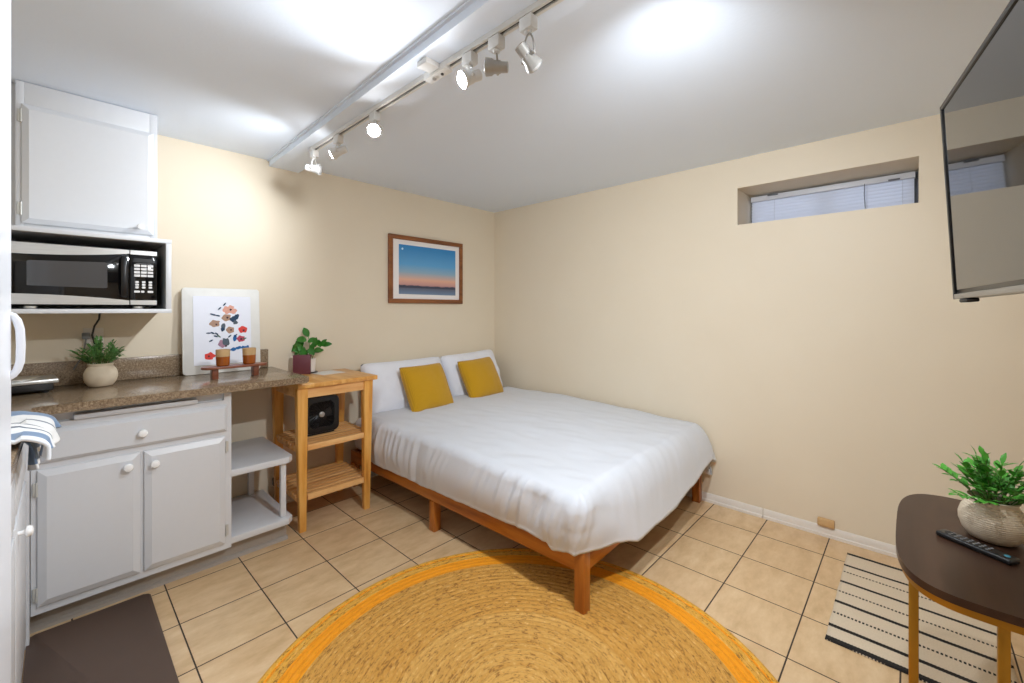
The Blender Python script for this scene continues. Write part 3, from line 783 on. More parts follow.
# fan on the upper shelf
FX, FYc, FZ = -1.862, -.27, .5045
fn_ = thing('desk_fan', 'black box shaped desk fan on the upper shelf of the wooden cart', 'fan', (FX, FYc, FZ))
def rr2(w_, z0, z1, r, cx, n=6):
    pts = []
    for x, z, a0 in ((cx+w_/2-r, z1-r, 0), (cx-w_/2+r, z1-r, 90), (cx-w_/2+r, z0+r, 180), (cx+w_/2-r, z0+r, 270)):
        for i in range(n+1):
            a = radians(a0+90*i/n); pts.append((x+r*cos(a), z+r*sin(a)))
    return pts
fo = rr2(.225, FZ+.012, FZ+.242, .035, FX); fi = [(FX+.098*cos(2*pi*i/len(fo)+.3), FZ+.127+.098*sin(2*pi*i/len(fo)+.3)) for i in range(len(fo))]
# reorder inner circle to match outline angles
fi = []
for (x, z) in fo:
    a = atan2(z-(FZ+.127), x-FX); fi.append((FX+.097*cos(a), FZ+.127+.097*sin(a)))
m = MB(); vs = []
loops = [[(x, FYc+.06, z) for x, z in fi], [(x, FYc+.06, z) for x, z in fo], [(x, FYc-.055, z) for x, z in fo], [(FX+(x-FX)*.97, FYc-.062, FZ+.127+(z-FZ-.127)*.97) for x, z in fo], [(x, FYc-.062, z) for x, z in fi], [(x, FYc+.06, z) for x, z in fi]]
rg = [[m.bm.verts.new(p) for p in lp] for lp in loops]
n = len(fo)
for a, c in zip(rg, rg[1:]):
    for i in range(n): m.bm.faces.new((a[i], a[(i+1) % n], c[(i+1) % n], c[i]))
m.take([v_ for r_ in rg for v_ in r_], M['black']); m.build('housing', fn_, recalc=True)
m = MB()
for r_ in (.024, .032, .040, .048, .056, .064, .072, .080, .088):
    m.tube([(FX+r_*cos(2*pi*i/32), FYc-.058, FZ+.127+r_*sin(2*pi*i/32)) for i in range(33)], .0016, M['black'], 6)
for i in range(24):
    a = 2*pi*i/24; m.tube([(FX+.022*cos(a), FYc-.058, FZ+.127+.022*sin(a)), (FX+.06*cos(a+.25), FYc-.061, FZ+.127+.06*sin(a+.25)), (FX+.097*cos(a+.4), FYc-.058, FZ+.127+.097*sin(a+.4))], .002, M['black'], 6)
m.build('grille', fn_)
m = MB(); m.turned((FX, FYc-.056, FZ+.127), (0, -1, 0), [(.018, 0), (.017, .006), (.012, .009), (.001, .0095)], M['lampgrey']); m.build('hub_badge', fn_)
m = MB()
for i in range(5):
    a0 = 2*pi*i/5
    def bf(u, v, a0=a0):
        r_ = .02+.07*u; a = a0+(v-.5)*(.9-.2*u)
        return Vector((FX+r_*cos(a), FYc-.02+.03*(v-.5), FZ+.127+r_*sin(a)))
    m.grid(bf, 5, 5, M['blackmatte'])
m.cyl((FX, FYc+.03, FZ+.127), (FX, FYc-.03, FZ+.127), .024, M['blackmatte']); bl_ = m.build('blades', fn_)
sm = bl_.modifiers.new('thick', 'SOLIDIFY'); sm.thickness = .002
m = MB(); m.turned((FX, FYc+.0605, FZ+.127), (0, 1, 0), [(.1, 0), (.085, .02), (.04, .028), (.001, .028)], M['black']); m.build('rear_grille', fn_)
m = MB(); m.box(FX-.085, FX+.085, FYc-.05, FYc+.05, FZ+.001, FZ+.0125, M['blackmatte'], .004); m.build('base', fn_)
m = MB(); m.box(-2.055, -2.015, -.05, -.016, .15, .20, M['black'], .006); m.tube([(-2.035, -.03, .15), (-2.03, -.035, .11), (-2.02, -.04, .004)], .004, M['black'], 6)
tag(m.build('wall_plug'), 'black plug at the wall between the white shelves and the wooden cart', 'plug')

# things on the cart top
m = MB(); PX, PY = -1.838, -.080
pz = KZ+.0005
pl = thing('potted_plant', 'small broad leaved green plant in a white pot on the cart beside the maroon box', 'potted plant', (PX, PY, pz))
m.lathe([(.028, 0), (.032, .002), (.037, .088), (.037, .092), (.034, .092), (.033, .082), (.001, .080)], M['whitepot'], (PX, PY, pz+.0072), 28); m.build('pot', pl)
m = MB(); m.lathe([(.034, 0), (.046, .002), (.049, .008), (.046, .009), (.03, .0065)], M['black'], (PX, PY, pz), 28); m.build('saucer', pl)
m = MB(); m.lathe([(.033, .0875), (.001, .0885)], M['soil'], (PX, PY, pz), 20, cap=False); m.build('soil', pl)
st = MB(); lf = MB(); base = Vector((PX, PY, pz+.085)); rt_ = Vector((.684, -.729, 0)); fw_ = Vector((.729, .684, 0)); U = Vector((0, 0, 1))
stems = [((-.050, 0, .10), [(-.06, .035, .085, .6), (-.045, .03, .062, -.4), (-.02, .03, .045, .3)]), ((-.012, 0, .13), []), ((.045, .0, .075), []), ((.0, 0, .09), [])]
def loc3(a, bb, c): return base+rt_*a+fw_*bb+U*c
for tip in ((-.055, .0, .095), (-.012, .01, .145), (.030, -.01, .085), (.065, .0, .088), (-.03, -.02, .08), (.005, -.02, .07), (-.04, .02, .06)):
    st.tube([loc3(tip[0]*.15, tip[1]*.2, 0), loc3(tip[0]*.4, tip[1]*.6, tip[2]*.5), loc3(tip[0]*1.25, tip[1], tip[2]*1.15)], .0022, M['stem'], 6)
LV = [(-.012, .01, .14, -.35, 0, .6, .055), (-.02, 0, .115, -.9, .1, .25, .060), (-.05, 0, .095, -1, 0, .15, .055), (-.055, 0, .09, -.5, -.5, -.3, .055), (-.03, -.02, .08, -.8, -.3, -.6, .06), (-.03, -.02, .075, .1, -.6, -.5, .06), (-.04, .02, .06, -.7, .2, -.5, .05), (0, -.02, .07, .3, -.5, -.2, .05), (-.012, .0, .11, .6, -.2, .25, .05), (.065, 0, .088, 1, 0, .25, .05), (.06, 0, .085, .5, -.3, .7, .045), (.055, 0, .08, -.3, .2, .9, .04), (.03, -.01, .08, .1, -.3, .8, .05), (.025, -.01, .06, .5, -.4, .1, .045), (.01, -.01, .05, .2, -.3, .9, .05), (-.02, -.01, .05, -.4, -.5, .4, .05), (-.045, .01, .08, -.3, .5, .5, .05), (-.01, 0, .06, -.2, -.6, -.3, .055), (.02, .01, .05, .7, .3, .2, .045), (-.03, 0, .05, -.3, -.4, .1, .055)]
for a, bb, c, dx, dy, dz, L_ in LV:
    leaf_blade(lf, loc3(a*1.25, bb, c*1.15), rt_*dx+fw_*dy*.4+U*dz, (U-fw_*1.6), L_*1.3, L_*.40, M['leafdark'], .2, 6)
st.build('stems', pl); lf.build('foliage', pl, angle=80)
m = MB(); Rx = Matrix.Translation((-1.900, -.105, KZ+.0008)) @ Matrix.Rotation(radians(-32), 4, 'Z')
m.box(-.053, .053, -.013, .013, .0, .128, M['maroon'], .002, mat=Rx)
tag(m.build('maroon_box'), 'upright maroon square box standing on the cart beside the white plant pot', 'box')
m = MB(); Rx = Matrix.Translation((-1.745, -.175, KZ+.0005)) @ Matrix.Rotation(radians(10), 4, 'Z'); m.box(-.09, .075, -.07, .10, 0, .0015, M['paper'], mat=Rx)
tag(m.build('paper_sheet'), 'white sheet of paper lying flat on the wooden cart top', 'paper')

# ------------------------------------------------------------------ sunset picture
pic = thing('framed_picture', 'brown framed sunset photograph with white mount hanging above the bed', 'picture', (-.82, 0, 1.63))
x0, x1, z0, z1 = -1.202, -.437, 1.352, 1.910
m = MB(); t_ = .036
for a in ((x0, x1, z1-t_, z1), (x0, x1, z0, z0+t_), (x0, x0+t_, z0+t_, z1-t_), (x1-t_, x1, z0+t_, z1-t_)): m.box(a[0], a[1], -.026, -.001, a[2], a[3], M['frame'], .003)
m.build('frame', pic)
m = MB(); m.box(x0+t_, x1-t_, -.013, -.002, z0+t_, z1-t_, M['matboard']); m.build('mount', pic)
m = MB(); m.box(-1.108, -.517, -.0150, -.0132, 1.427, 1.835, M['sunset']); m.build('sunset_photograph', pic)

# ------------------------------------------------------------------ bed
BX0, BX1, BY0, BY1 = -1.515, -.040, -2.06, -.045
bd = thing('bed_frame', 'low orange brown wooden platform bed frame under the white duvet', 'bed', (-.77, -1.04, 0))
for x in (BX0, BX1-.050):
    for y in (BY0, -1.042, BY1-.050):
        m = MB(); hgt = .268 if y == BY0 else .176
        m.box(x, x+.050, y, y+.050, 0, hgt, M['bedwood_z'], .004, 2); m.build('leg', bd)
m = MB(); m.box(BX0+.004, BX0+.030, BY0+.0505, BY1, .1765, .262, M['bedwood_y'], .003); m.build('side_rail', bd)
m = MB(); m.box(BX1-.030, BX1-.004, BY0+.0505, BY1, .1765, .262, M['bedwood_y'], .003); m.build('side_rail', bd)
m = MB(); m.box(BX0+.0505, BX1-.0505, BY0+.006, BY0+.032, .1765, .262, M['bedwood_x'], .003); m.build('foot_rail', bd)
m = MB(); m.box(BX0+.0305, BX1-.0305, BY1-.030, BY1-.004, .1765, .262, M['bedwood_x'], .003); m.build('head_rail', bd)
m = MB(); y = BY0+.08
while y < BY1-.12: m.box(BX0+.031, BX1-.031, y, y+.07, .225, .243, M['bedwood_x']); y += .16
m.build('slats', bd)

# mattress
def rbox_part(m, x0, x1, y0, y1, z0, z1, r, mt, seg=4): return m.box(x0, x1, y0, y1, z0, z1, mt, r, seg)
ma = MB(); ma.box(BX0+.012, BX1-.004, BY0+.012, BY1-.004, .2635, .500, M['sheet'], .055, 5)
for (zz) in (.30, .44):
    ma.tube([(BX0+.013+.0, BY1-.06, zz), (BX0+.013, -1.0, zz), (BX0+.013, BY0+.07, zz)], .005, M['sheet'], 6)
mat_o = ma.build('mattress'); tag(mat_o, 'thick white mattress showing at the head end beside the wooden cart', 'mattress')

# duvet: skirt of flat cloth folded over a rounded edge
IX0, IX1, IY0, IY1, R_, TZ = -1.497, -.075, -2.010, -.30, .062, .516
MIDR = .042
per = []   # perimeter columns: (inner point, outward dir, running length)
def addp(p, d, s_): per.append((Vector(p), Vector(d).normalized(), s_))
n1 = 230; Lside = IY1-IY0; s_ = 0
for i in range(n1): addp((IX0, IY1-Lside*i/n1), (-1, 0), Lside*i/n1)
for i in range(17):
    a = pi+pi/2*i/16; addp((IX0, IY0), (cos(a), sin(a)), Lside+.16*i/16)
n2 = 90; Lf = IX1-IX0
for i in range(1, n2): addp((IX0+Lf*i/n2, IY0), (0, -1), Lside+.16+Lf*i/n2)
for i in range(13):
    a = 1.5*pi+pi/2*i/12; addp((IX1, IY0), (cos(a), sin(a)), Lside+.16+Lf+.12*i/12)
n3 = 60
for i in range(1, n3+1): addp((IX1, IY0+Lside*i/n3), (1, 0), Lside+.28+Lf+Lside*i/n3)
S1, S2, S3, S4 = Lside, Lside+.16, Lside+.16+Lf, Lside+.28+Lf
def hemz(s_):
    # height of the hem above the floor
    K = [(0, .29), (.10, .262), (.6, .262), (1.15, .268), (1.45, .272), (1.58, .268), (S1-.13, .268), (S1-.09, .243), (S1, .262), (S2, .272), (S2+.12, .262), (S2+.35, .225), (S2+.7, .222), (S2+1.0, .26), (S3-.05, .32), (S3+.03, .30), (S4, .235), (S4+.12, .24), (S4+.3, .33), (S4+9, .36)]
    for (a, za), (b_, zb_) in zip(K, K[1:]):
        if a <= s_ <= b_:
            t = (s_-a)/(b_-a); t = t*t*(3-2*t); return za+(zb_-za)*t
    return .3
def toph(x, y):
    n_ = noise.noise(Vector((x*2.2, y*1.6, 3.1)))*.011+noise.noise(Vector((x*6, y*4.5, 7.7)))*.005
    n_ += .006*noise.noise(Vector((x*14+y*5, y*6-x*4, 1.7)))
    edge = .012*sin(pi*min(1, max(0, (x-IX0)/(IX1-IX0))))
    t_ = max(0, min(1, (y+1.98)/.95)); t_ = t_*t_*(3-2*t_)
    return TZ+n_+edge+.012*(x-IX0)/(IX1-IX0)+MIDR*t_
def ruff(s_, q):
    """wrinkle displacement: gathered folds running down from the top edge"""
    g1 = math.exp(-((s_-1.52)/.22)**2); amp = .5+.85*g1+.6*math.exp(-((s_-.35)/.3)**2)-.3*(s_ > S2+.05)
    sl = s_+ (q-.5)*(.10+.10*noise.noise(Vector((s_*1.5, 0, 4))))
    rdg = lambda a_: 1-2*abs(a_)*1.6
    f = rdg(noise.noise(Vector((sl*15, 0.5*q, 1.3))))*.5-.25+noise.noise(Vector((sl*34, q*.8, 5.3)))*(.3+.5*g1)+rdg(noise.noise(Vector(((s_+(q-.5)*.14)*26, q*.6, 2.2))))*g1*.3+noise.noise(Vector((sl*7, q*1.2, 9.1)))*.5
    env = sin(pi*min(1, max(0, (q-.10)/.9))**.7)*.75+.35*q
    return .017*amp*f*env
RS = R_
dv = MB(); NQ = 34; cols = []
for (p, d, s_) in per:
    hz = hemz(s_)+.009*noise.noise(Vector((s_*7, 0, 0)))+.004*noise.noise(Vector((s_*22, 3, 0)))
    ff = max(0, min(1, (s_-S2+.05)/.35)) if s_ < S3+.05 else 0; R_ = RS+.10*ff; HS = (RS+.022*ff)/R_; z_in = toph(p.x, p.y); drop = z_in-hz; arc = R_*pi/2; tot = arc+(drop-R_); col = []
    maxout = .20
    for j in range(NQ+1):
        q = j/NQ; D = tot*q
        if D < arc: th = D/R_; h_ = R_*sin(th)*HS; zz = z_in-R_*(1-cos(th)); nd = Vector((d.x*sin(th), d.y*sin(th), cos(th)))
        else: h_ = R_*HS; zz = z_in-R_-(D-arc); nd = Vector((d.x, d.y, 0))
        t = max(0, (D-arc)/max(.01, tot-arc))
        bulge = (.012*sin(pi*min(1, t*1.1))-.012*t*t)*(1-ff)
        bulge += 0
        w_ = ruff(s_, q)+bulge
        if j == 0: w_ = 0
        gm = max(0, 1-abs(s_-(S1+.08))/.2)*max(0, 1-abs(q-.35)/.3)
        w_ += .022*gm
        fo = .058*ff*q**1.6; pos = Vector((p.x+d.x*(h_+fo), p.y+d.y*(h_+fo), zz))+nd*w_
        if s_ > S2+.3:
            if pos.x > -.040: pos.x = -.040+.003*sin(pos.y*9)
        # loose flap near the wall
        fl = math.exp(-((s_-(S4-.01))/.05)**2)
        pos.y -= fl*(.100*t+.012*sin(t*9)*t); pos.z -= fl*.045*t
        col.append(dv.bm.verts.new(pos))
    cols.append(col)
for a, c in zip(cols, cols[1:]):
    for j in range(NQ):
        dv.bm.faces.new((a[j], a[j+1], c[j+1], c[j]))
# top surface
nx, ny = n2, n1
gt = [[dv.bm.verts.new((IX0+Lf*i/nx, IY1-Lside*j/ny, toph(IX0+Lf*i/nx, IY1-Lside*j/ny))) for j in range(ny+1)] for i in range(nx+1)]
for i in range(nx):
    for j in range(ny): dv.bm.faces.new((gt[i][j], gt[i][j+1], gt[i+1][j+1], gt[i+1][j]))
bmesh.ops.remove_doubles(dv.bm, verts=dv.bm.verts[:], dist=.0008)
# head edge of the duvet: roll it down onto the mattress
dv.take(dv.bm.verts[:], M['duvet'])
bmesh.ops.recalc_face_normals(dv.bm, faces=dv.bm.faces)
du = dv.build('duvet', angle=70); tag(du, 'plain white duvet spread over the bed with gathered folds along its side', 'duvet')
so = du.modifiers.new('thick', 'SOLIDIFY'); so.thickness = .016; so.offset = -1

bpy.context.view_layer.update()
RBm = Matrix.Translation((-1.515, -1.042, 0)) @ Matrix.Rotation(radians(1.15), 4, 'Z') @ Matrix.Translation((1.515, 1.042, 0))
for ob in (bd, mat_o, du): ob.matrix_world = RBm @ ob.matrix_world

# pillows
def pillow(name, label, cat, mt, w_, h_, th, loc, lean, yaw_, seed, group, roll=0, pinch=.06, wr=.006, pw=.42, rc=.05):
    m = MB(); n = 30
    def side(sg):
        def f(u, v):
            U_, V_ = 2*u-1, 2*v-1
            x = w_/2*U_*(1-pinch*(1-V_*V_)-rc*V_**8); y = h_/2*V_*(1-pinch*(1-U_*U_)-rc*U_**8)
            t = max(0, (1-U_*U_)*(1-V_*V_))**pw*th/2
            wv = noise.noise(Vector((x*9+seed, y*9, sg)))*wr+noise.noise(Vector((x*22+seed, y*16, sg*2)))*wr*.5
            return Vector((x, y, sg*(t+wv*min(1, t*60))))
        return f
    m.grid(side(1), n, n, mt); m.grid(side(-1), n, n, mt)
    bmesh.ops.remove_doubles(m.bm, verts=m.bm.verts[:], dist=.0005)
    m.take(m.bm.verts[:], mt)
    o = m.build(name, angle=75, recalc=True)
    o.matrix_world = Matrix.Translation(loc) @ Matrix.Rotation(yaw_, 4, 'Z') @ Matrix.Rotation(lean, 4, 'X') @ Matrix.Rotation(roll, 4, 'Z')
    return tag(o, label, cat, group)
pillow('pillow', 'white bed pillow against the wall nearest the wooden cart', 'pillow', M['pillow'], .75, .44, .25, (-1.125, -.172, .695), radians(70), 0, 1.3, 'white bed pillows', 0, .045, .022)
pillow('pillow', 'white bed pillow against the wall in the room corner', 'pillow', M['pillow'], .64, .45, .25, (-.440, -.168, .700), radians(70), 0, 5.1, 'white bed pillows', radians(2), .045, .022)
pillow('cushion', 'mustard knitted square cushion nearest the cart leaning on white pillow', 'cushion', M['knit'], .40, .375, .16, (-1.085, -.375, .706), radians(62), radians(3), 2.2, 'mustard cushions', radians(0), .045, .004, .40, .03)
pillow('cushion', 'mustard knitted square cushion nearest the room corner leaning on white pillow', 'cushion', M['knit'], .41, .365, .16, (-.510, -.355, .708), radians(62), radians(3), 8.4, 'mustard cushions', radians(1.5), .045, .004, .40, .03)

# ------------------------------------------------------------------ rugs and mat
rg_ = MB(); prof = []; RC = Vector((-1.977, -2.125, 0)); RR = .908; nr = 36
seg = 220; vs = []; rings = []
radii = []
for i in range(nr):
    a0 = RR*i/nr
    for f_, hh in ((.0, .0055), (.25, .0095), (.5, .0108), (.75, .0095)): radii.append((max(.002, a0+f_*RR/nr), hh))
radii += [(RR, .006), (RR+.002, .0008)]
for r_, hh in radii:
    ring = [rg_.bm.verts.new((RC.x+(r_+.0012*noise.noise(Vector((cos(2*pi*k/seg)*3, sin(2*pi*k/seg)*3, r_*9))))*cos(2*pi*k/seg), RC.y+r_*sin(2*pi*k/seg), hh)) for k in range(seg)]
    rings.append(ring)
for a, c in zip(rings, rings[1:]):
    for k in range(seg): rg_.bm.faces.new((a[k], c[k], c[(k+1) % seg], a[(k+1) % seg]))
rg_.bm.faces.new(rings[0]); rg_.bm.faces.new(rings[-1][::-1])
rg_.take(rg_.bm.verts[:], M['jute'])
tag(rg_.build('round_rug', origin=RC, angle=60), 'large round braided jute rug with orange ring on the tile floor', 'rug')
m = MB()
def rf(u, v):
    x = -.945+.81*u+.004*noise.noise(Vector((v*6, 0, u))); y = -3.337+.519*v+.003*noise.noise(Vector((u*9, 2, 0)))
    return Vector((x, y, .005+.0012*noise.noise(Vector((u*7, v*6, 4)))))
m.grid(rf, 50, 30, M['stripes']); rgx = m.build('striped_rug', angle=60)
tag(rgx, 'cream woven rug with black stripes on the floor beneath the side table', 'rug')
so = rgx.modifiers.new('thick', 'SOLIDIFY'); so.thickness = .0045; so.offset = -1
m = MB(); m.poly([(p[0]-2.91, p[1]-1.65) for p in rounded_rect(.37, 1.115, .022)], .0004, .013, M['mat'], .004)
tag(m.build('floor_mat'), 'plain dark brown anti fatigue mat on the floor before the cabinet doors', 'mat')

# ------------------------------------------------------------------ side table and what stands on it
TX, TY, TTZ = -1.345, -3.205, .680
tb = thing('side_table', 'dark wooden side table with gold rim and legs at the lower right', 'side table', (TX, TY, 0))
def superell(a, b_, e, n=64):
    return [(TX+a*abs(cos(2*pi*i/n))**(2/e)*(1 if cos(2*pi*i/n) > 0 else -1), TY+b_*abs(sin(2*pi*i/n))**(2/e)*(1 if sin(2*pi*i/n) > 0 else -1)) for i in range(n)]
m = MB(); m.poly(superell(.344, .171, 3.6), TTZ-.018, TTZ, M['tabletop'], .003); m.build('tabletop', tb)
m = MB(); o_ = superell(.338, .165, 3.6); i_ = superell(.322, .149, 3.6)
a = [[m.bm.verts.new((x, y, z)) for x, y in oo] for oo, z in ((o_, TTZ-.0185), (o_, TTZ-.036), (i_, TTZ-.036), (i_, TTZ-.0185), (o_, TTZ-.0185))]
for p_, q_ in zip(a, a[1:]):
    for k in range(64): m.bm.faces.new((p_[k], q_[k], q_[(k+1) % 64], p_[(k+1) % 64]))
m.take(m.bm.verts[:], M['gold']); m.build('rim', tb, recalc=True)
for x, y in ((-1.600, -3.070), (-1.668, -3.206), (-1.09, -3.345), (-1.60, -3.345)):
    m = MB(); m.box(x-.009, x+.009, y-.009, y+.009, 0, TTZ-.0365, M['gold'], .002); m.build('leg', tb)
bushy('potted_fern', 'bright green plant in a ribbed cream pot on the dark side table', (-1.285, -3.226, TTZ+.0005), M['leaf'], 11, 30, .080, .128, leafL=.032, psc=1.04)
# remote
rm = thing('remote_control', 'slim black remote control lying on the dark side table beside the pot', 'remote control', (-1.375, -3.19, TTZ))
A_ = Vector((-1.334, -3.128, 0)); B2 = Vector((-1.415, -3.258, 0)); c_ = (A_+B2)/2; ang = atan2((B2-A_).y, (B2-A_).x)
c_ = c_+Vector((-.012, .006, 0))
Rr = Matrix.Translation((c_.x, c_.y, TTZ+.0006)) @ Matrix.Rotation(ang, 4, 'Z')
m = MB(); m.box(-.075, .075, -.0185, .0185, 0, .014, M['black'], .005, 3, mat=Rr); m.build('body', rm)
m = MB()
for i in range(7):
    for j in (-1, 0, 1): m.lathe([(.003, .0138), (.0028, .0152)], M['buttongrey'], (-.048+i*.0125, j*.0095, 0), 10, mat=Rr)
m.lathe([(.011, .0138), (.0105, .0150), (.007, .0150)], M['blackmatte'], (-.052, 0, 0), 20, mat=Rr); m.build('buttons', rm)
M['bluebtn'] = plain('teal button', srgb(70, 140, 160), .4)
m = MB(); m.lathe([(.006, .0138), (.0055, .0152)], M['bluebtn'], (.060, 0, 0), 16, mat=Rr); m.build('power_button', rm)

# ------------------------------------------------------------------ television
tv = thing('television', 'wall mounted flat television at the upper right reflecting the window', 'television', (-1.37, -3.15, 1.33))
wdir = Vector((-.98823, -.15253, .01131)); nrm = Vector((-.15290, .98710, -.04750)); updir = Vector((.00392, .04867, .99881))
TW, THh = .92, .519
TM = Matrix(((wdir.x, -nrm.x, updir.x, -1.3728), (wdir.y, -nrm.y, updir.y, -3.1471), (wdir.z, -nrm.z, updir.z, 1.3266), (0, 0, 0, 1))) @ Matrix.Translation((.012, 0, 0))
m = MB(); m.box(0, TW, .004, .040, 0, THh, M['black'], .005, mat=TM); m.box(.2, .73, .040, .075, .06, .40, M['black'], .012, mat=TM); m.build('housing', tv, recalc=True)
m = MB(); m.box(.012, TW-.012, .0012, .0038, .024, THh-.012, M['screen'], mat=TM); m.build('screen', tv, recalc=True)
m = MB(); bz = .012
for a in ((0, bz, .0, THh), (TW-bz, TW, 0, THh), (bz, TW-bz, THh-bz, THh)): m.box(a[0], a[1], -.002, .0038, a[2], a[3], M['black'], .001, mat=TM)
m.build('bezel', tv, recalc=True)
m = MB(); m.box(bz, TW-bz, -.0025, .0038, 0, .0135, M['silver'], .002, mat=TM); m.build('lower_bezel', tv, recalc=True)
m = MB(); m.box(.055, .115, -.003, .02, -.010, -.0005, M['blackmatte'], .003, mat=TM); m.build('sensor', tv, recalc=True)
m = MB(); m.cyl(TM @ Vector((.5, .07, .25)), (-1.80, S+.012, 1.57), .018, M['blackmatte']); m.box(-1.90, -1.70, S+.001, S+.012, 1.46, 1.68, M['blackmatte'], .002); m.build('wall_mount', tv)

# ------------------------------------------------------------------ track lights
tx = lambda y: -1.997+.002*y
tk = thing('lighting_track', 'long white track with dark slot running along the ceiling beam', 'lighting track', (-2.0, -1.9, zb))
def rail(y0, y1):
    m = MB()
    for dx0, dx1, z0, z1, mt in ((-.017, -.006, zb-.019, zb-.0005, 'lampwhite'), (.006, .017, zb-.019, zb-.0005, 'lampwhite'), (-.006, .006, zb-.012, zb-.0005, 'darkslot')):
        m.box(-2.0+dx0, -2.0+dx1, y0, y1, z0, z1, M[mt])
    return m.build('rail', tk)
rail(-1.66, -.535); rail(-3.40, -1.78)
m = MB(); m.box(-2.02, -1.98, -1.79, -1.655, zb-.030, zb-.0005, M['lampwhite'], .003); m.box(-2.082, -2.022, -1.76, -1.70, zb-.022, zb-.0005, M['lampwhite'], .003)
m.cyl((-2.0, -1.70, zb-.034), (-2.0, -1.70, zb-.029), .008, M['lampgrey']); m.cyl((-2.0, -1.75, zb-.034), (-2.0, -1.75, zb-.029), .006, M['darkslot']); m.build('feed_connector', tk)
m = MB(); m.box(-2.02, -1.98, -.555, -.528, zb-.022, zb-.0005, M['lampwhite'], .003); m.build('end_cap', tk)

RTV = Vector((.684, -.729, 0)); FWV = Vector((.729, .684, 0))
LG = 'spotlights on the ceiling track'
SP = 56
def head(y, aim, lit, label, drop=.10, off=(0, 0, 0), grey=False, yoke='loop', big=False, spot=None):
    x = -2.0; z0 = zb-.020
    o = thing('track_spotlight', label, 'spotlight', (x, y, z0), LG)
    body = M['lampgrey'] if grey else M['lampwhite']
    m = MB(); m.box(x-.017, x+.017, y-.026, y+.026, z0-.042, z0-.0005, M['lampwhite'], .004); m.lathe([(.010, -.052), (.012, -.050), (.012, -.043)], M['lampwhite'], (x, y, z0), 14); m.build('adapter', o)
    a = Vector(aim).normalized(); c = Vector((x, y, z0-drop))+Vector(off)
    sd = a.cross(U); sd = sd.normalized() if sd.length > .01 else Vector((1, 0, 0))
    topp = Vector((x, y, z0-.050)); m = MB(); r = .040 if big else .033
    arms = []
    for sgn in ((1, -1) if yoke == 'loop' else (1,)):
        pts = [topp, topp+sd*sgn*r*.45+Vector((0, 0, -.004)), topp.lerp(c, .35)+sd*sgn*r, c+sd*sgn*(r+.001)]
        sm_ = []
        for i in range(13):
            t = i/12; b0, b1, b2, b3 = (1-t)**3, 3*t*(1-t)**2, 3*t*t*(1-t), t**3
            sm_.append(pts[0]*b0+pts[1]*b1*1+pts[2]*b2+pts[3]*b3)
        m.tube(sm_, .0032, body, 8)
        m.cyl(c+sd*sgn*(r+.004), c+sd*sgn*(r*.55), .005, body, 10)
    m.build('yoke', o)
    m = MB()
    prof = [(.012, -.045), (.019, -.043), (.020, -.010), (.022, -.008), (.024, .012), (.0305, .026), (.0315, .034), (.028, .034), (.022, .012), (.001, .010)] if not big else [(.014, -.040), (.0175, -.038), (.018, -.016), (.021, -.012), (.021, .008), (.027, .016), (.029, .036), (.0265, .036), (.021, .010), (.001, .008)]
    m.turned(c, a, prof, body); m.build('lamp_shade', o)
    m = MB(); 
    m.turned(c, a, [(.001, .011), (.017, .013), (.024, .025), (.027, .034), (.020, .041), (.001, .045)], M['bulb'] if lit else M['bulboff']); m.build('bulb', o)
    if lit:
        e, size, blend = spot
        ld = bpy.data.lights.new('spot', 'SPOT'); ld.energy = e; ld.spot_size = radians(size); ld.spot_blend = blend; ld.shadow_soft_size = .028; ld.color = (.885, .945, 1)
        lo = bpy.data.objects.new('bulb_light', ld); COL.objects.link(lo); lo.location = c+a*.055-Vector((x, y, z0)); lo.rotation_euler = (-a).to_track_quat('Z', 'Y').to_euler(); lo.parent = o
    return o
head(-.552, (.66, -.70, -.15), False, 'unlit white spotlight at the wall end of the ceiling track', .105)
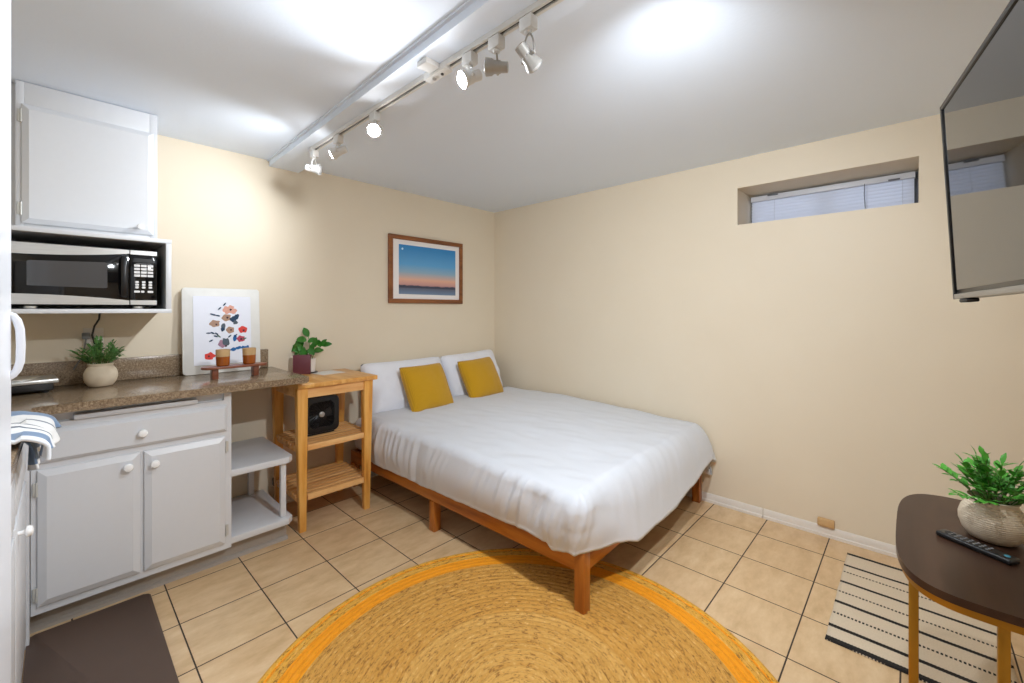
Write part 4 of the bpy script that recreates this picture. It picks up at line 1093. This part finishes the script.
head(-.862, (-.62, .68, -.36), True, 'lit white spotlight second from the wall on the ceiling track', .085, spot=(SP*.42, 128, 1))
head(-1.24, (-.45, -.60, -.50), True, 'lit white spotlight glaring toward the room, third from the wall', .075, spot=(SP, 140, 1))
head(-1.91, (-.9, .30, -.50), True, 'lit white spotlight just past the feed connector on the ceiling track', .085, spot=(SP*.58, 130, 1))
head(-2.046, (-.62, .75, .05), False, 'unlit grey spotlight with flared rim between lit spotlight and end spotlight', .10, grey=True, yoke='single', big=True)
head(-2.188, (.665, -.2, -.6), False, 'unlit grey spotlight on a long curved arm nearest the camera', .125, grey=True, big=False)
head(-2.62, (.90, .30, -.52), True, 'lit white spotlight on the track beyond the right one, aimed right', .085, spot=(SP*1.15, 134, 1))
head(-3.05, (.10, .60, -.62), True, 'unseen white fill spotlight added on the track nearest the front wall', .085, spot=(SP*1.2, 140, 1))  # extra head added outside the view to fill the room with light

# ------------------------------------------------------------------ daylight
wd = bpy.data.worlds.new('World'); sc.world = wd; wd.use_nodes = True
bg = wd.node_tree.nodes['Background']; bg.inputs[0].default_value = (.70, .82, 1, 1); bg.inputs[1].default_value = 1.5

# ------------------------------------------------------------------ camera
cam = bpy.data.cameras.new('Camera'); co = bpy.data.objects.new('Camera', cam); COL.objects.link(co)
h_ = 1.30
co.location = (-2.3159*h_, -2.358*h_, h_); co.rotation_euler = (pi/2, 0, -.8175)
cam.sensor_width = 36; cam.lens = 425.464/1024*36; cam.shift_y = -(341.5-309.437)/1024; cam.clip_start = .02
sc.camera = co
sc.view_settings.view_transform = 'Standard'; sc.view_settings.look = 'None'; sc.view_settings.gamma = 1
sc.view_settings.use_curve_mapping = False; sc.view_settings.exposure = 0.53
sc.cycles.max_bounces = 14; sc.cycles.diffuse_bounces = 8; sc.cycles.glossy_bounces = 6; sc.cycles.transmission_bounces = 8
sc.cycles.sample_clamp_indirect = 6; sc.cycles.use_denoising = True
sc.cycles.caustics_reflective = False; sc.cycles.caustics_refractive = False
